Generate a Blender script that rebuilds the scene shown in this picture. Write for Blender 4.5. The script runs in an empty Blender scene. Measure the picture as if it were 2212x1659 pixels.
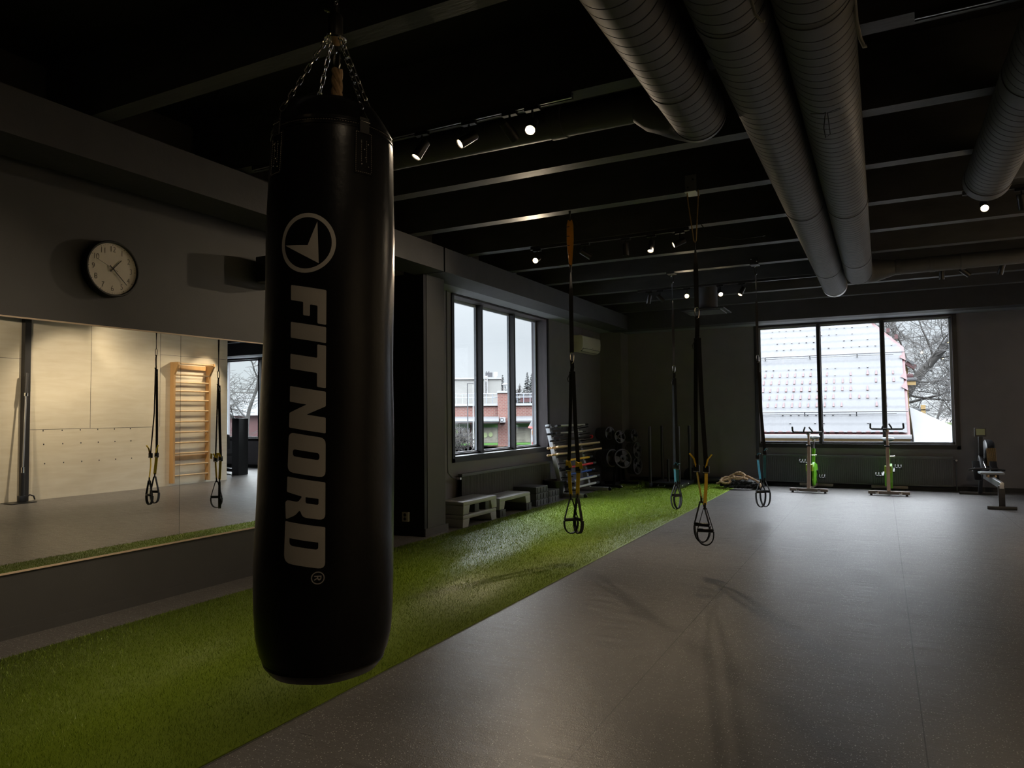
import bpy, bmesh, math, random
import numpy as np
from mathutils import Vector, Matrix, noise as mnoise
sc = bpy.context.scene
COL = sc.collection
PI = math.pi

# ------------------------------------------------------------------ camera, world, exposure
cam_d = bpy.data.cameras.new('camera')
cam = bpy.data.objects.new('camera', cam_d); COL.objects.link(cam)
cam_d.sensor_fit = 'HORIZONTAL'; cam_d.sensor_width = 36.0
cam_d.lens = 1548.93 / 2212 * 36.0
cam_d.clip_start = 0.05; cam_d.clip_end = 600
_r = Vector((0.8889061, 0.4579669, -0.0105944)); _u = Vector((0.0288098, -0.0328079, 0.9990464)); _f = Vector((-0.4571826, 0.8883636, 0.0423571))
_m = Matrix((_r, _u, -_f)).transposed().to_4x4(); _m.translation = (0, 0, 1.40)
cam.matrix_world = _m
sc.camera = cam
vs = sc.view_settings
vs.view_transform = 'Standard'; vs.look = 'None'; vs.gamma = 1; vs.use_curve_mapping = False
vs.exposure = 1.38
sc.cycles.use_denoising = True
sc.cycles.max_bounces = 8; sc.cycles.diffuse_bounces = 4; sc.cycles.glossy_bounces = 5
sc.cycles.transparent_max_bounces = 16
sc.cycles.sample_clamp_indirect = 4.0
sc.cycles.caustics_reflective = False; sc.cycles.caustics_refractive = False

w = bpy.data.worlds.new('sky'); sc.world = w; w.use_nodes = True
nt = w.node_tree; nt.nodes.clear()
out = nt.nodes.new('ShaderNodeOutputWorld'); bg = nt.nodes.new('ShaderNodeBackground')
tc = nt.nodes.new('ShaderNodeTexCoord'); sep = nt.nodes.new('ShaderNodeSeparateXYZ')
ramp = nt.nodes.new('ShaderNodeValToRGB'); nz = nt.nodes.new('ShaderNodeTexNoise'); mx = nt.nodes.new('ShaderNodeMix')
mx.data_type = 'RGBA'; mx.blend_type = 'MULTIPLY'
nt.links.new(tc.outputs['Generated'], sep.inputs[0]); nt.links.new(sep.outputs[2], ramp.inputs[0])
ramp.color_ramp.elements[0].position = 0.0; ramp.color_ramp.elements[0].color = (0.40, 0.435, 0.46, 1)
ramp.color_ramp.elements[1].position = 0.85; ramp.color_ramp.elements[1].color = (7.5, 8.0, 8.6, 1)
e = ramp.color_ramp.elements.new(0.10); e.color = (0.34, 0.378, 0.41, 1)
e = ramp.color_ramp.elements.new(0.20); e.color = (0.42, 0.46, 0.49, 1)
e = ramp.color_ramp.elements.new(0.42); e.color = (5.2, 5.6, 6.0, 1)
nz.inputs['Scale'].default_value = 3.0; nz.inputs['Detail'].default_value = 4
nr = nt.nodes.new('ShaderNodeMapRange'); nr.inputs[3].default_value = 0.86; nr.inputs[4].default_value = 1.14
nt.links.new(nz.outputs[0], nr.inputs[0])
mp = nt.nodes.new('ShaderNodeMapping'); mp.inputs['Scale'].default_value = (1, 1, 3)
nt.links.new(tc.outputs['Generated'], mp.inputs[0]); nt.links.new(mp.outputs[0], nz.inputs['Vector'])
nt.links.new(ramp.outputs[0], mx.inputs[6]); nt.links.new(nr.outputs[0], mx.inputs[7]); mx.inputs[0].default_value = 1
nt.links.new(mx.outputs[2], bg.inputs[0]); bg.inputs[1].default_value = 1.0
nt.links.new(bg.outputs[0], out.inputs[0])

SPOT_COL = (1.0, 0.80, 0.56)

# ------------------------------------------------------------------ materials
def mat(name, col, rough=0.5, metal=0.0, nscale=0, namt=0.0, bscale=0, bstr=0.0, spec=0.5, emit=None, estr=0, coat=0.0, stretch=None, alpha=1.0):
    m = bpy.data.materials.new(name); m.use_nodes = True
    t = m.node_tree; b = t.nodes['Principled BSDF']
    b.inputs['Base Color'].default_value = (*col, 1); b.inputs['Roughness'].default_value = rough
    b.inputs['Metallic'].default_value = metal; b.inputs['Specular IOR Level'].default_value = spec
    if coat: b.inputs['Coat Weight'].default_value = coat
    if emit: b.inputs['Emission Color'].default_value = (*emit, 1); b.inputs['Emission Strength'].default_value = estr
    tcn = t.nodes.new('ShaderNodeTexCoord'); src = tcn.outputs['Object']
    if stretch:
        mpn = t.nodes.new('ShaderNodeMapping'); mpn.inputs['Scale'].default_value = stretch
        t.links.new(src, mpn.inputs[0]); src = mpn.outputs[0]
    if not nscale: nscale, namt = 6.0, 0.06
    n = t.nodes.new('ShaderNodeTexNoise'); n.inputs['Scale'].default_value = nscale; n.inputs['Detail'].default_value = 5
    t.links.new(src, n.inputs['Vector'])
    r = t.nodes.new('ShaderNodeMapRange'); r.inputs[1].default_value = 0.25; r.inputs[2].default_value = 0.75
    r.inputs[3].default_value = 1 - namt; r.inputs[4].default_value = 1 + namt
    t.links.new(n.outputs[0], r.inputs[0])
    x = t.nodes.new('ShaderNodeMix'); x.data_type = 'RGBA'; x.blend_type = 'MULTIPLY'; x.inputs[0].default_value = 1
    x.inputs[6].default_value = (*col, 1); t.links.new(r.outputs[0], x.inputs[7]); t.links.new(x.outputs[2], b.inputs['Base Color'])
    if bstr:
        n2 = t.nodes.new('ShaderNodeTexNoise'); n2.inputs['Scale'].default_value = bscale; n2.inputs['Detail'].default_value = 3
        t.links.new(src, n2.inputs['Vector'])
        bp = t.nodes.new('ShaderNodeBump'); bp.inputs['Strength'].default_value = bstr; bp.inputs['Distance'].default_value = 0.01
        t.links.new(n2.outputs[0], bp.inputs['Height']); t.links.new(bp.outputs[0], b.inputs['Normal'])
    return m

M = {}
M['wall'] = mat('grey_wall_paint', (0.062, 0.062, 0.063), 0.62, nscale=3, namt=0.07, bscale=120, bstr=0.06)
M['wall_dark'] = mat('charcoal_wall_paint', (0.175, 0.167, 0.178), 0.6, nscale=3, namt=0.08, bscale=120, bstr=0.05)
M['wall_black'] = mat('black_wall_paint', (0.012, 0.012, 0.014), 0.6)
M['ceiling'] = mat('black_ceiling_paint', (0.010, 0.010, 0.012), 0.75, nscale=2, namt=0.2)
M['joist'] = mat('black_joist_paint', (0.062, 0.064, 0.069), 0.55, nscale=9, namt=0.25, bscale=40, bstr=0.15, stretch=(0.3, 1, 1))
M['beam'] = mat('dark_concrete_beam_paint', (0.046, 0.046, 0.049), 0.6, nscale=5, namt=0.14, bscale=30, bstr=0.15)
M['soffit'] = mat('soffit_paint', (0.22, 0.23, 0.245), 0.5, nscale=2, namt=0.1)
M['wframe'] = mat('black_window_frame', (0.018, 0.017, 0.018), 0.45, bscale=60, bstr=0.1)
M['wframe_br'] = mat('worn_brown_window_frame', (0.055, 0.045, 0.048), 0.42, nscale=14, namt=0.35, stretch=(1, 1, 0.15))
M['wframe_wh'] = mat('pale_outer_window_frame', (0.36, 0.39, 0.42), 0.4)
M['duct'] = mat('dark_spiral_duct', (0.075, 0.077, 0.082), 0.58, 0.0, nscale=4, namt=0.16, bscale=9, bstr=0.08)
M['duct_seam'] = M['duct']
M['galv'] = mat('galvanised_steel', (0.50, 0.50, 0.49), 0.38, 0.85, nscale=12, namt=0.15)
M['chrome'] = mat('chrome', (0.75, 0.74, 0.72), 0.12, 1.0)
M['steel'] = mat('bare_steel', (0.52, 0.52, 0.53), 0.3, 0.9)
M['blackmetal'] = mat('black_painted_metal', (0.018, 0.018, 0.020), 0.35, 0.2)
M['darkmetal'] = mat('dark_grey_metal', (0.06, 0.06, 0.065), 0.4, 0.5)
M['rubber'] = mat('black_rubber', (0.014, 0.014, 0.015), 0.6)
M['plastic'] = mat('black_plastic', (0.016, 0.016, 0.017), 0.4)
M['web'] = mat('black_webbing', (0.012, 0.012, 0.013), 0.7, bscale=300, bstr=0.2)
M['yellow'] = mat('yellow_webbing', (0.88, 0.58, 0.02), 0.6, bscale=300, bstr=0.2)
M['orange'] = mat('amber_sling_webbing', (0.62, 0.30, 0.03), 0.6, bscale=300, bstr=0.2)
M['blue'] = mat('light_blue_webbing', (0.06, 0.34, 0.48), 0.6, bscale=300, bstr=0.2)
M['teal'] = mat('teal_webbing', (0.03, 0.20, 0.26), 0.6, bscale=300, bstr=0.2)
M['cord'] = mat('tan_cord', (0.42, 0.27, 0.10), 0.7, nscale=60, namt=0.3)
M['rope'] = mat('natural_rope', (0.48, 0.33, 0.19), 0.8, nscale=60, namt=0.3)
M['vinyl'] = mat('black_vinyl', (0.006, 0.006, 0.007), 0.30, nscale=30, namt=0.1, bscale=55, bstr=0.05, spec=0.2)
M['print'] = mat('grey_print', (0.45, 0.43, 0.40), 0.5, bscale=160, bstr=0.05)
M['stitch'] = mat('pale_stitching', (0.35, 0.30, 0.24), 0.6)
M['stepgrey'] = mat('light_grey_step_plastic', (0.33, 0.34, 0.35), 0.38, bscale=200, bstr=0.04)
M['stepdark'] = mat('dark_grey_step_rubber', (0.05, 0.052, 0.056), 0.6, bscale=200, bstr=0.08)
M['radiator'] = mat('dark_grey_radiator_enamel', (0.11, 0.115, 0.12), 0.45)
M['white'] = mat('white_plastic', (0.62, 0.58, 0.50), 0.4)
M['clockface'] = mat('clock_face', (0.72, 0.66, 0.56), 0.5)
M['ink'] = mat('clock_black_ink', (0.01, 0.01, 0.01), 0.4)
M['ply'] = None
M['wood'] = mat('pine_wood', (0.55, 0.33, 0.14), 0.5, nscale=8, namt=0.15, stretch=(1, 1, 0.1))
M['woodpale'] = mat('pale_beech_wood', (0.66, 0.47, 0.27), 0.45, nscale=12, namt=0.12)
M['bikeframe'] = mat('champagne_bike_paint', (0.50, 0.36, 0.27), 0.35, 0.2)
M['bikegreen'] = mat('green_bike_paint', (0.16, 0.50, 0.02), 0.3)
M['bikegreen2'] = mat('yellow_green_bike_plate', (0.32, 0.50, 0.02), 0.4)
M['bikebase'] = mat('bronze_bike_base', (0.20, 0.165, 0.13), 0.4, 0.3)
M['seat'] = mat('grey_saddle', (0.22, 0.24, 0.25), 0.5)
M['screen'] = mat('lcd_screen', (0.40, 0.45, 0.25), 0.5)
M['plate'] = mat('cast_iron_plate', (0.08, 0.074, 0.074), 0.42, 0.2)
M['rackgrey'] = mat('silver_grey_rack_paint', (0.45, 0.47, 0.50), 0.4, 0.2)
for n, c in dict(red=(0.65, 0.02, 0.03), blu=(0.02, 0.10, 0.42), grn=(0.02, 0.14, 0.06), yel=(0.80, 0.45, 0.02), sil=(0.55, 0.55, 0.52), blk=(0.02, 0.02, 0.02)).items():
    M['bar_' + n] = mat('padded_bar_' + n, c, 0.5)
M['edge'] = mat('mirror_polished_edge', (0.75, 0.58, 0.42), 0.3)
M['snow'] = mat('snow', (0.10, 0.103, 0.108), 0.8, nscale=0.6, namt=0.06)
M['snowroof'] = mat('snow_on_roof', (0.048, 0.050, 0.053), 0.8, nscale=1.3, namt=0.05, bscale=4, bstr=0.3)
M['tile'] = mat('red_roof_tile', (0.042, 0.011, 0.012), 0.6)
M['tiledark'] = mat('dark_roof_tile_edge', (0.038, 0.038, 0.044), 0.6)
M['brick'] = None
M['houseyel'] = mat('yellow_painted_boards', (0.20, 0.135, 0.05), 0.6, nscale=3, namt=0.12)
M['housecream'] = mat('cream_render', (0.24, 0.19, 0.13), 0.6)
M['greyclad'] = mat('pale_grey_cladding', (0.15, 0.15, 0.142), 0.6, nscale=1.0, namt=0.06)
M['shopgreen'] = mat('shop_green', (0.06, 0.17, 0.028), 0.5)
M['shopposter'] = mat('shop_window_poster', (0.14, 0.135, 0.105), 0.4, nscale=1.5, namt=0.4)
M['limepale'] = mat('pale_lime_print', (0.20, 0.25, 0.12), 0.5)
M['railing'] = mat('white_blue_railing', (0.16, 0.18, 0.21), 0.5)
M['bark'] = mat('bark', (0.030, 0.028, 0.026), 0.85, nscale=8, namt=0.3)
M['twig'] = mat('fine_twigs', (0.026, 0.024, 0.022), 0.85)
M['conifer'] = mat('conifer_needles', (0.04, 0.052, 0.048), 0.8, nscale=2, namt=0.4)
M['signred'] = mat('red_sign', (0.20, 0.02, 0.012), 0.5)
M['signor'] = mat('orange_sign', (0.25, 0.09, 0.012), 0.5)
M['offwhite'] = mat('offwhite_paint', (0.20, 0.205, 0.21), 0.5)
M['cablegrey'] = mat('pale_grey_cable', (0.45, 0.45, 0.44), 0.5)
M['lens'] = mat('lit_lamp_lens', (1, 0.8, 0.5), 0.4, emit=(1.0, 0.72, 0.36), estr=26)
M['lens_soft'] = mat('dimly_seen_lamp_lens', (1, 0.8, 0.5), 0.4, emit=(1.0, 0.78, 0.48), estr=3)
M['lens_off'] = mat('unlit_lamp_lens', (0.35, 0.35, 0.35), 0.2)

def snow_top(m, amount=0.45):
    t = m.node_tree; b = t.nodes['Principled BSDF']
    g = t.nodes.new('ShaderNodeNewGeometry'); s = t.nodes.new('ShaderNodeSeparateXYZ'); t.links.new(g.outputs['Normal'], s.inputs[0])
    r = t.nodes.new('ShaderNodeMapRange'); r.inputs[1].default_value = amount; r.inputs[2].default_value = amount + 0.15
    t.links.new(s.outputs[2], r.inputs[0])
    x = t.nodes.new('ShaderNodeMix'); x.data_type = 'RGBA'
    old = b.inputs['Base Color'].links[0].from_socket
    t.links.new(r.outputs[0], x.inputs[0]); t.links.new(old, x.inputs[6]); x.inputs[7].default_value = (0.06, 0.062, 0.066, 1)
    t.links.new(x.outputs[2], b.inputs['Base Color'])
snow_top(M['bark']); snow_top(M['twig'], 0.5); snow_top(M['conifer'], 0.6)

def nodes_of(name):
    m = bpy.data.materials.new(name); m.use_nodes = True
    t = m.node_tree; return m, t, t.nodes['Principled BSDF']
def MATH(t, op, a, b=None, c=None):
    n = t.nodes.new('ShaderNodeMath'); n.operation = op
    for i, v in enumerate((a, b, c)):
        if v is None: continue
        if isinstance(v, (int, float)): n.inputs[i].default_value = v
        else: t.links.new(v, n.inputs[i])
    return n.outputs[0]
def MIXC(t, f, a, b):
    x = t.nodes.new('ShaderNodeMix'); x.data_type = 'RGBA'
    if isinstance(f, (int, float)): x.inputs[0].default_value = f
    else: t.links.new(f, x.inputs[0])
    for i, v in ((6, a), (7, b)):
        if isinstance(v, tuple): x.inputs[i].default_value = (*v, 1)
        else: t.links.new(v, x.inputs[i])
    return x.outputs[2]

# speckled rubber floor with roll seams every 1.29 m
m, t, b = nodes_of('speckled_rubber_floor'); M['floor'] = m
tcn = t.nodes.new('ShaderNodeTexCoord'); src = tcn.outputs['Object']
v = t.nodes.new('ShaderNodeTexVoronoi'); v.inputs['Scale'].default_value = 88; v.inputs['Randomness'].default_value = 1
t.links.new(src, v.inputs['Vector'])
sv = t.nodes.new('ShaderNodeSeparateColor'); t.links.new(v.outputs['Color'], sv.inputs[0])
spk = MATH(t, 'MULTIPLY', MATH(t, 'LESS_THAN', v.outputs['Distance'], 0.20), MATH(t, 'GREATER_THAN', sv.outputs[0], 0.45))
v2 = t.nodes.new('ShaderNodeTexVoronoi'); v2.inputs['Scale'].default_value = 190
t.links.new(src, v2.inputs['Vector'])
sv2 = t.nodes.new('ShaderNodeSeparateColor'); t.links.new(v2.outputs['Color'], sv2.inputs[0])
spk2 = MATH(t, 'MULTIPLY', MATH(t, 'LESS_THAN', v2.outputs['Distance'], 0.25), MATH(t, 'GREATER_THAN', sv2.outputs[1], 0.5))
nb = t.nodes.new('ShaderNodeTexNoise'); nb.inputs['Scale'].default_value = 2.2; nb.inputs['Detail'].default_value = 6; t.links.new(src, nb.inputs['Vector'])
base = MIXC(t, nb.outputs[0], (0.100, 0.094, 0.092), (0.145, 0.137, 0.133))
c1 = MIXC(t, MATH(t, 'MULTIPLY', spk2, 0.6), base, (0.30, 0.29, 0.28))
c2 = MIXC(t, spk, c1, (0.75, 0.74, 0.71))
sx = t.nodes.new('ShaderNodeSeparateXYZ'); t.links.new(src, sx.inputs[0])
md = MATH(t, 'MODULO', MATH(t, 'ADD', sx.outputs[0], 1.17 + 1.29 * 20), 1.29)
seam = MATH(t, 'LESS_THAN', md, 0.005)
c3 = MIXC(t, seam, c2, (0.008, 0.008, 0.008))
t.links.new(c3, b.inputs['Base Color'])
mps = t.nodes.new('ShaderNodeMapping'); mps.inputs['Scale'].default_value = (1.8, 70, 1); t.links.new(src, mps.inputs[0])
ns = t.nodes.new('ShaderNodeTexNoise'); ns.inputs['Scale'].default_value = 1.6; ns.inputs['Detail'].default_value = 6; t.links.new(mps.outputs[0], ns.inputs['Vector'])
rr = t.nodes.new('ShaderNodeMapRange'); rr.inputs[1].default_value = 0.3; rr.inputs[2].default_value = 0.7; rr.inputs[3].default_value = 0.27; rr.inputs[4].default_value = 0.50
t.links.new(ns.outputs[0], rr.inputs[0]); t.links.new(rr.outputs[0], b.inputs['Roughness'])
bp = t.nodes.new('ShaderNodeBump'); bp.inputs['Strength'].default_value = 0.25; bp.inputs['Distance'].default_value = 0.004
h = MATH(t, 'ADD', MATH(t, 'MULTIPLY', ns.outputs[0], 0.3), MATH(t, 'MULTIPLY', v2.outputs['Distance'], 0.5))
t.links.new(h, bp.inputs['Height']); t.links.new(bp.outputs[0], b.inputs['Normal'])

# plywood: pale birch with grain and faint stains
m, t, b = nodes_of('birch_plywood'); M['ply'] = m
tcn = t.nodes.new('ShaderNodeTexCoord'); mpn = t.nodes.new('ShaderNodeMapping'); mpn.inputs['Scale'].default_value = (1, 0.7, 5)
t.links.new(tcn.outputs['Object'], mpn.inputs[0])
n = t.nodes.new('ShaderNodeTexNoise'); n.inputs['Scale'].default_value = 2.5; n.inputs['Detail'].default_value = 9; n.inputs['Distortion'].default_value = 0.6
t.links.new(mpn.outputs[0], n.inputs['Vector'])
n2 = t.nodes.new('ShaderNodeTexNoise'); n2.inputs['Scale'].default_value = 1.3; n2.inputs['Detail'].default_value = 4; t.links.new(tcn.outputs['Object'], n2.inputs['Vector'])
r = t.nodes.new('ShaderNodeMapRange'); r.inputs[1].default_value = 0.35; r.inputs[2].default_value = 0.7; t.links.new(n.outputs[0], r.inputs[0])
c = MIXC(t, r.outputs[0], (0.80, 0.735, 0.60), (0.73, 0.655, 0.51))
r2 = t.nodes.new('ShaderNodeMapRange'); r2.inputs[1].default_value = 0.55; r2.inputs[2].default_value = 0.8; r2.inputs[4].default_value = 0.6; t.links.new(n2.outputs[0], r2.inputs[0])
t.links.new(MIXC(t, r2.outputs[0], c, (0.62, 0.55, 0.42)), b.inputs['Base Color']); b.inputs['Roughness'].default_value = 0.5

# brick
m, t, b = nodes_of('red_brick'); M['brick'] = m
tcn = t.nodes.new('ShaderNodeTexCoord'); br = t.nodes.new('ShaderNodeTexBrick'); t.links.new(tcn.outputs['UV'], br.inputs['Vector'])
tcn2 = t.nodes.new('ShaderNodeMapping'); tcn2.inputs['Rotation'].default_value = (PI / 2, 0, 0)
t.links.new(tcn.outputs['Object'], tcn2.inputs[0]); t.links.new(tcn2.outputs[0], br.inputs['Vector'])
br.inputs['Color1'].default_value = (0.125, 0.048, 0.036, 1); br.inputs['Color2'].default_value = (0.10, 0.036, 0.028, 1); br.inputs['Mortar'].default_value = (0.13, 0.10, 0.09, 1)
br.inputs['Scale'].default_value = 1.6; br.inputs['Mortar Size'].default_value = 0.03
t.links.new(br.outputs[0], b.inputs['Base Color']); b.inputs['Roughness'].default_value = 0.8

# mirror and glass
M['mirror'] = mat('mirror_silver', (0.86, 0.88, 0.86), 0.005, 1.0, nscale=2, namt=0.01)
m = bpy.data.materials.new('window_glass'); m.use_nodes = True; t = m.node_tree; t.nodes.clear(); M['glass'] = m
o_ = t.nodes.new('ShaderNodeOutputMaterial'); tr = t.nodes.new('ShaderNodeBsdfTransparent'); gl = t.nodes.new('ShaderNodeBsdfGlossy'); mxs = t.nodes.new('ShaderNodeMixShader')
fr = t.nodes.new('ShaderNodeLayerWeight'); fr.inputs[0].default_value = 0.5
f5 = t.nodes.new('ShaderNodeMath'); f5.operation = 'POWER'; f5.inputs[1].default_value = 5; t.links.new(fr.outputs['Facing'], f5.inputs[0])
fm_ = t.nodes.new('ShaderNodeMath'); fm_.operation = 'MULTIPLY_ADD'; fm_.inputs[1].default_value = 0.9; fm_.inputs[2].default_value = 0.02; t.links.new(f5.outputs[0], fm_.inputs[0])
nn = t.nodes.new('ShaderNodeTexNoise'); nn.inputs['Scale'].default_value = 1.5; rg = t.nodes.new('ShaderNodeMapRange'); rg.inputs[3].default_value = 0.92; rg.inputs[4].default_value = 0.97
t.links.new(nn.outputs[0], rg.inputs[0]); cc = t.nodes.new('ShaderNodeCombineColor'); [t.links.new(rg.outputs[0], cc.inputs[i]) for i in range(3)]
t.links.new(cc.outputs[0], tr.inputs[0])
gl.inputs['Roughness'].default_value = 0.01
t.links.new(fm_.outputs[0], mxs.inputs[0]); t.links.new(tr.outputs[0], mxs.inputs[1]); t.links.new(gl.outputs[0], mxs.inputs[2]); t.links.new(mxs.outputs[0], o_.inputs[0])

# turf: colour varies blade to blade
m, t, b = nodes_of('artificial_turf'); M['turf'] = m
tcn = t.nodes.new('ShaderNodeTexCoord'); n = t.nodes.new('ShaderNodeTexNoise'); n.inputs['Scale'].default_value = 160; t.links.new(tcn.outputs['Object'], n.inputs['Vector'])
n2 = t.nodes.new('ShaderNodeTexNoise'); n2.inputs['Scale'].default_value = 1.2; n2.inputs['Detail'].default_value = 4; t.links.new(tcn.outputs['Object'], n2.inputs['Vector'])
c = MIXC(t, n.outputs[0], (0.11, 0.19, 0.010), (0.35, 0.47, 0.038))
c = MIXC(t, MATH(t, 'MULTIPLY', n2.outputs[0], 0.5), c, (0.23, 0.36, 0.030))
t.links.new(c, b.inputs['Base Color']); b.inputs['Roughness'].default_value = 0.42; b.inputs['Specular IOR Level'].default_value = 0.45

# ------------------------------------------------------------------ mesh helpers
class MB:
    def __init__(s): s.v = []; s.f = []
    def add(s, V, F):
        k = len(s.v); s.v += [tuple(p) for p in V]; s.f += [tuple(i + k for i in q) for q in F]; return s
    def box(s, x0, x1, y0, y1, z0, z1):
        return s.add([(x0, y0, z0), (x1, y0, z0), (x1, y1, z0), (x0, y1, z0), (x0, y0, z1), (x1, y0, z1), (x1, y1, z1), (x0, y1, z1)],
                     [(0, 3, 2, 1), (4, 5, 6, 7), (0, 1, 5, 4), (1, 2, 6, 5), (2, 3, 7, 6), (3, 0, 4, 7)])
    def obox(s, p0, p1, wd, ht, up=(0, 0, 1)):
        """box along p0-p1, wd across, ht along 'up'"""
        p0, p1 = Vector(p0), Vector(p1); d = (p1 - p0).normalized(); up = Vector(up)
        if abs(d.dot(up)) > .99: up = Vector((0, 1, 0))
        a = d.cross(up).normalized(); u = a.cross(d).normalized(); a *= wd / 2; u *= ht / 2
        V = [p + i * a + j * u for p in (p0, p1) for i, j in ((-1, -1), (1, -1), (1, 1), (-1, 1))]
        return s.add(V, [(0, 1, 2, 3), (7, 6, 5, 4), (0, 4, 5, 1), (1, 5, 6, 2), (2, 6, 7, 3), (3, 7, 4, 0)])
    def tube(s, pts, r, n=10, closed=False, caps=True, ph=0.0):
        P = [Vector(p) for p in pts]; N = len(P); R = r if isinstance(r, (list, tuple)) else [r] * N
        T = []
        for i in range(N):
            a = P[(i - 1) % N] if (closed or i > 0) else P[i]; c = P[(i + 1) % N] if (closed or i < N - 1) else P[i]
            T.append((c - a).normalized())
        u = Vector((0, 0, 1)) if abs(T[0].z) < .9 else Vector((1, 0, 0))
        u = (u - T[0] * u.dot(T[0])).normalized(); V = []
        for i in range(N):
            u = u - T[i] * u.dot(T[i]); u = u.normalized() if u.length > 1e-6 else T[i].orthogonal().normalized()
            w_ = T[i].cross(u)
            for k in range(n):
                a = 2 * PI * k / n + ph; V.append(P[i] + (u * math.cos(a) + w_ * math.sin(a)) * R[i])
        F = []
        for i in range(N if closed else N - 1):
            j = (i + 1) % N
            for k in range(n):
                l = (k + 1) % n; F.append((i * n + k, i * n + l, j * n + l, j * n + k))
        if caps and not closed:
            F.append(tuple(range(n))[::-1]); F.append(tuple((N - 1) * n + k for k in range(n)))
        return s.add(V, F)
    def cyl(s, p0, p1, r0, r1=None, n=16): return s.tube([p0, p1], [r0, r0 if r1 is None else r1], n)
    def ribbon(s, pts, wd, th=0.003, side=(1, 0, 0), sides=None):
        P = [Vector(p) for p in pts]; N = len(P); V = []; F = []
        for i in range(N):
            d = (P[min(i + 1, N - 1)] - P[max(i - 1, 0)]).normalized(); sd = Vector(sides[i] if sides else side)
            sd = (sd - d * sd.dot(d)).normalized(); nn_ = d.cross(sd); ww = wd[i] if isinstance(wd, (list, tuple)) else wd
            V += [P[i] + sd * ww / 2 * a + nn_ * th / 2 * b_ for a, b_ in ((-1, -1), (1, -1), (1, 1), (-1, 1))]
        for i in range(N - 1):
            for k in range(4):
                l = (k + 1) % 4; F.append((i * 4 + k, i * 4 + l, i * 4 + 4 + l, i * 4 + 4 + k))
        F += [(3, 2, 1, 0), tuple((N - 1) * 4 + k for k in range(4))]
        return s.add(V, F)
    def lathe(s, prof, c=(0, 0, 0), n=32, ax='z', a0=0.0):
        """prof: (radius, height)"""
        V = []; F = []; c = Vector(c)
        for r, h in prof:
            for k in range(n):
                a = a0 + 2 * PI * k / n; x, y = r * math.cos(a), r * math.sin(a)
                V.append(c + (Vector((x, y, h)) if ax == 'z' else Vector((h, x, y)) if ax == 'x' else Vector((x, h, -y))))
        for i in range(len(prof) - 1):
            for k in range(n):
                l = (k + 1) % n; F.append((i * n + k, i * n + l, (i + 1) * n + l, (i + 1) * n + k))
        if prof[0][0] > 1e-5: F.append(tuple(range(n))[::-1])
        if prof[-1][0] > 1e-5: F.append(tuple((len(prof) - 1) * n + k for k in range(n)))
        return s.add(V, F)
    def olathe(s, prof, o, d, n=24):
        d = Vector(d).normalized(); u = d.orthogonal().normalized(); w_ = d.cross(u); o = Vector(o); V = []; F = []
        for r, h in prof:
            for k in range(n): a = 2 * PI * k / n; V.append(o + d * h + (u * math.cos(a) + w_ * math.sin(a)) * r)
        for i in range(len(prof) - 1):
            for k in range(n): l = (k + 1) % n; F.append((i * n + k, i * n + l, (i + 1) * n + l, (i + 1) * n + k))
        F.append(tuple(range(n))[::-1]); F.append(tuple((len(prof) - 1) * n + k for k in range(n)))
        return s.add(V, F)
    def prism(s, out2, fn, t0, t1):
        """outline (a,b) -> fn(a,b,t)"""
        n = len(out2); V = [fn(a, b_, t0) for a, b_ in out2] + [fn(a, b_, t1) for a, b_ in out2]
        F = [tuple(range(n))[::-1], tuple(range(n, 2 * n))] + [(i, (i + 1) % n, n + (i + 1) % n, n + i) for i in range(n)]
        return s.add(V, F)
    def sphere(s, c, r, n=14, sc_=(1, 1, 1)):
        prof = [(max(1e-6, math.sin(PI * i / n)), -math.cos(PI * i / n)) for i in range(n + 1)]
        k = len(s.v); s.lathe(prof, (0, 0, 0), n * 2)
        for i in range(k, len(s.v)):
            x, y, z = s.v[i]; s.v[i] = (c[0] + x * r * sc_[0], c[1] + y * r * sc_[1], c[2] + z * r * sc_[2])
        return s
    def build(s, name, m, parent=None, smooth=True, bevel=0, angle=35):
        me = bpy.data.meshes.new(name)
        o = bpy.data.objects.new(name, me); COL.objects.link(o)
        off = Vector((0, 0, 0))
        if parent is not None:
            o.parent = parent; off = Vector(parent.get('_org', (0, 0, 0)))
        o['_org'] = tuple(off)
        V = [tuple(Vector(p) - off) for p in s.v]
        me.from_pydata(V, [], s.f)
        bm = bmesh.new(); bm.from_mesh(me)
        bmesh.ops.recalc_face_normals(bm, faces=bm.faces)
        if bevel:
            es = [e_ for e_ in bm.edges if len(e_.link_faces) == 2 and e_.calc_face_angle(0) > 0.6]
            bmesh.ops.bevel(bm, geom=es, offset=bevel, segments=2, affect='EDGES', profile=0.6, clamp_overlap=True)
        bm.to_mesh(me); bm.free()
        me.materials.append(m if not isinstance(m, str) else M[m])
        if smooth:
            me.polygons.foreach_set('use_smooth', [True] * len(me.polygons)); me.set_sharp_from_angle(angle=math.radians(angle))
        return o

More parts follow.
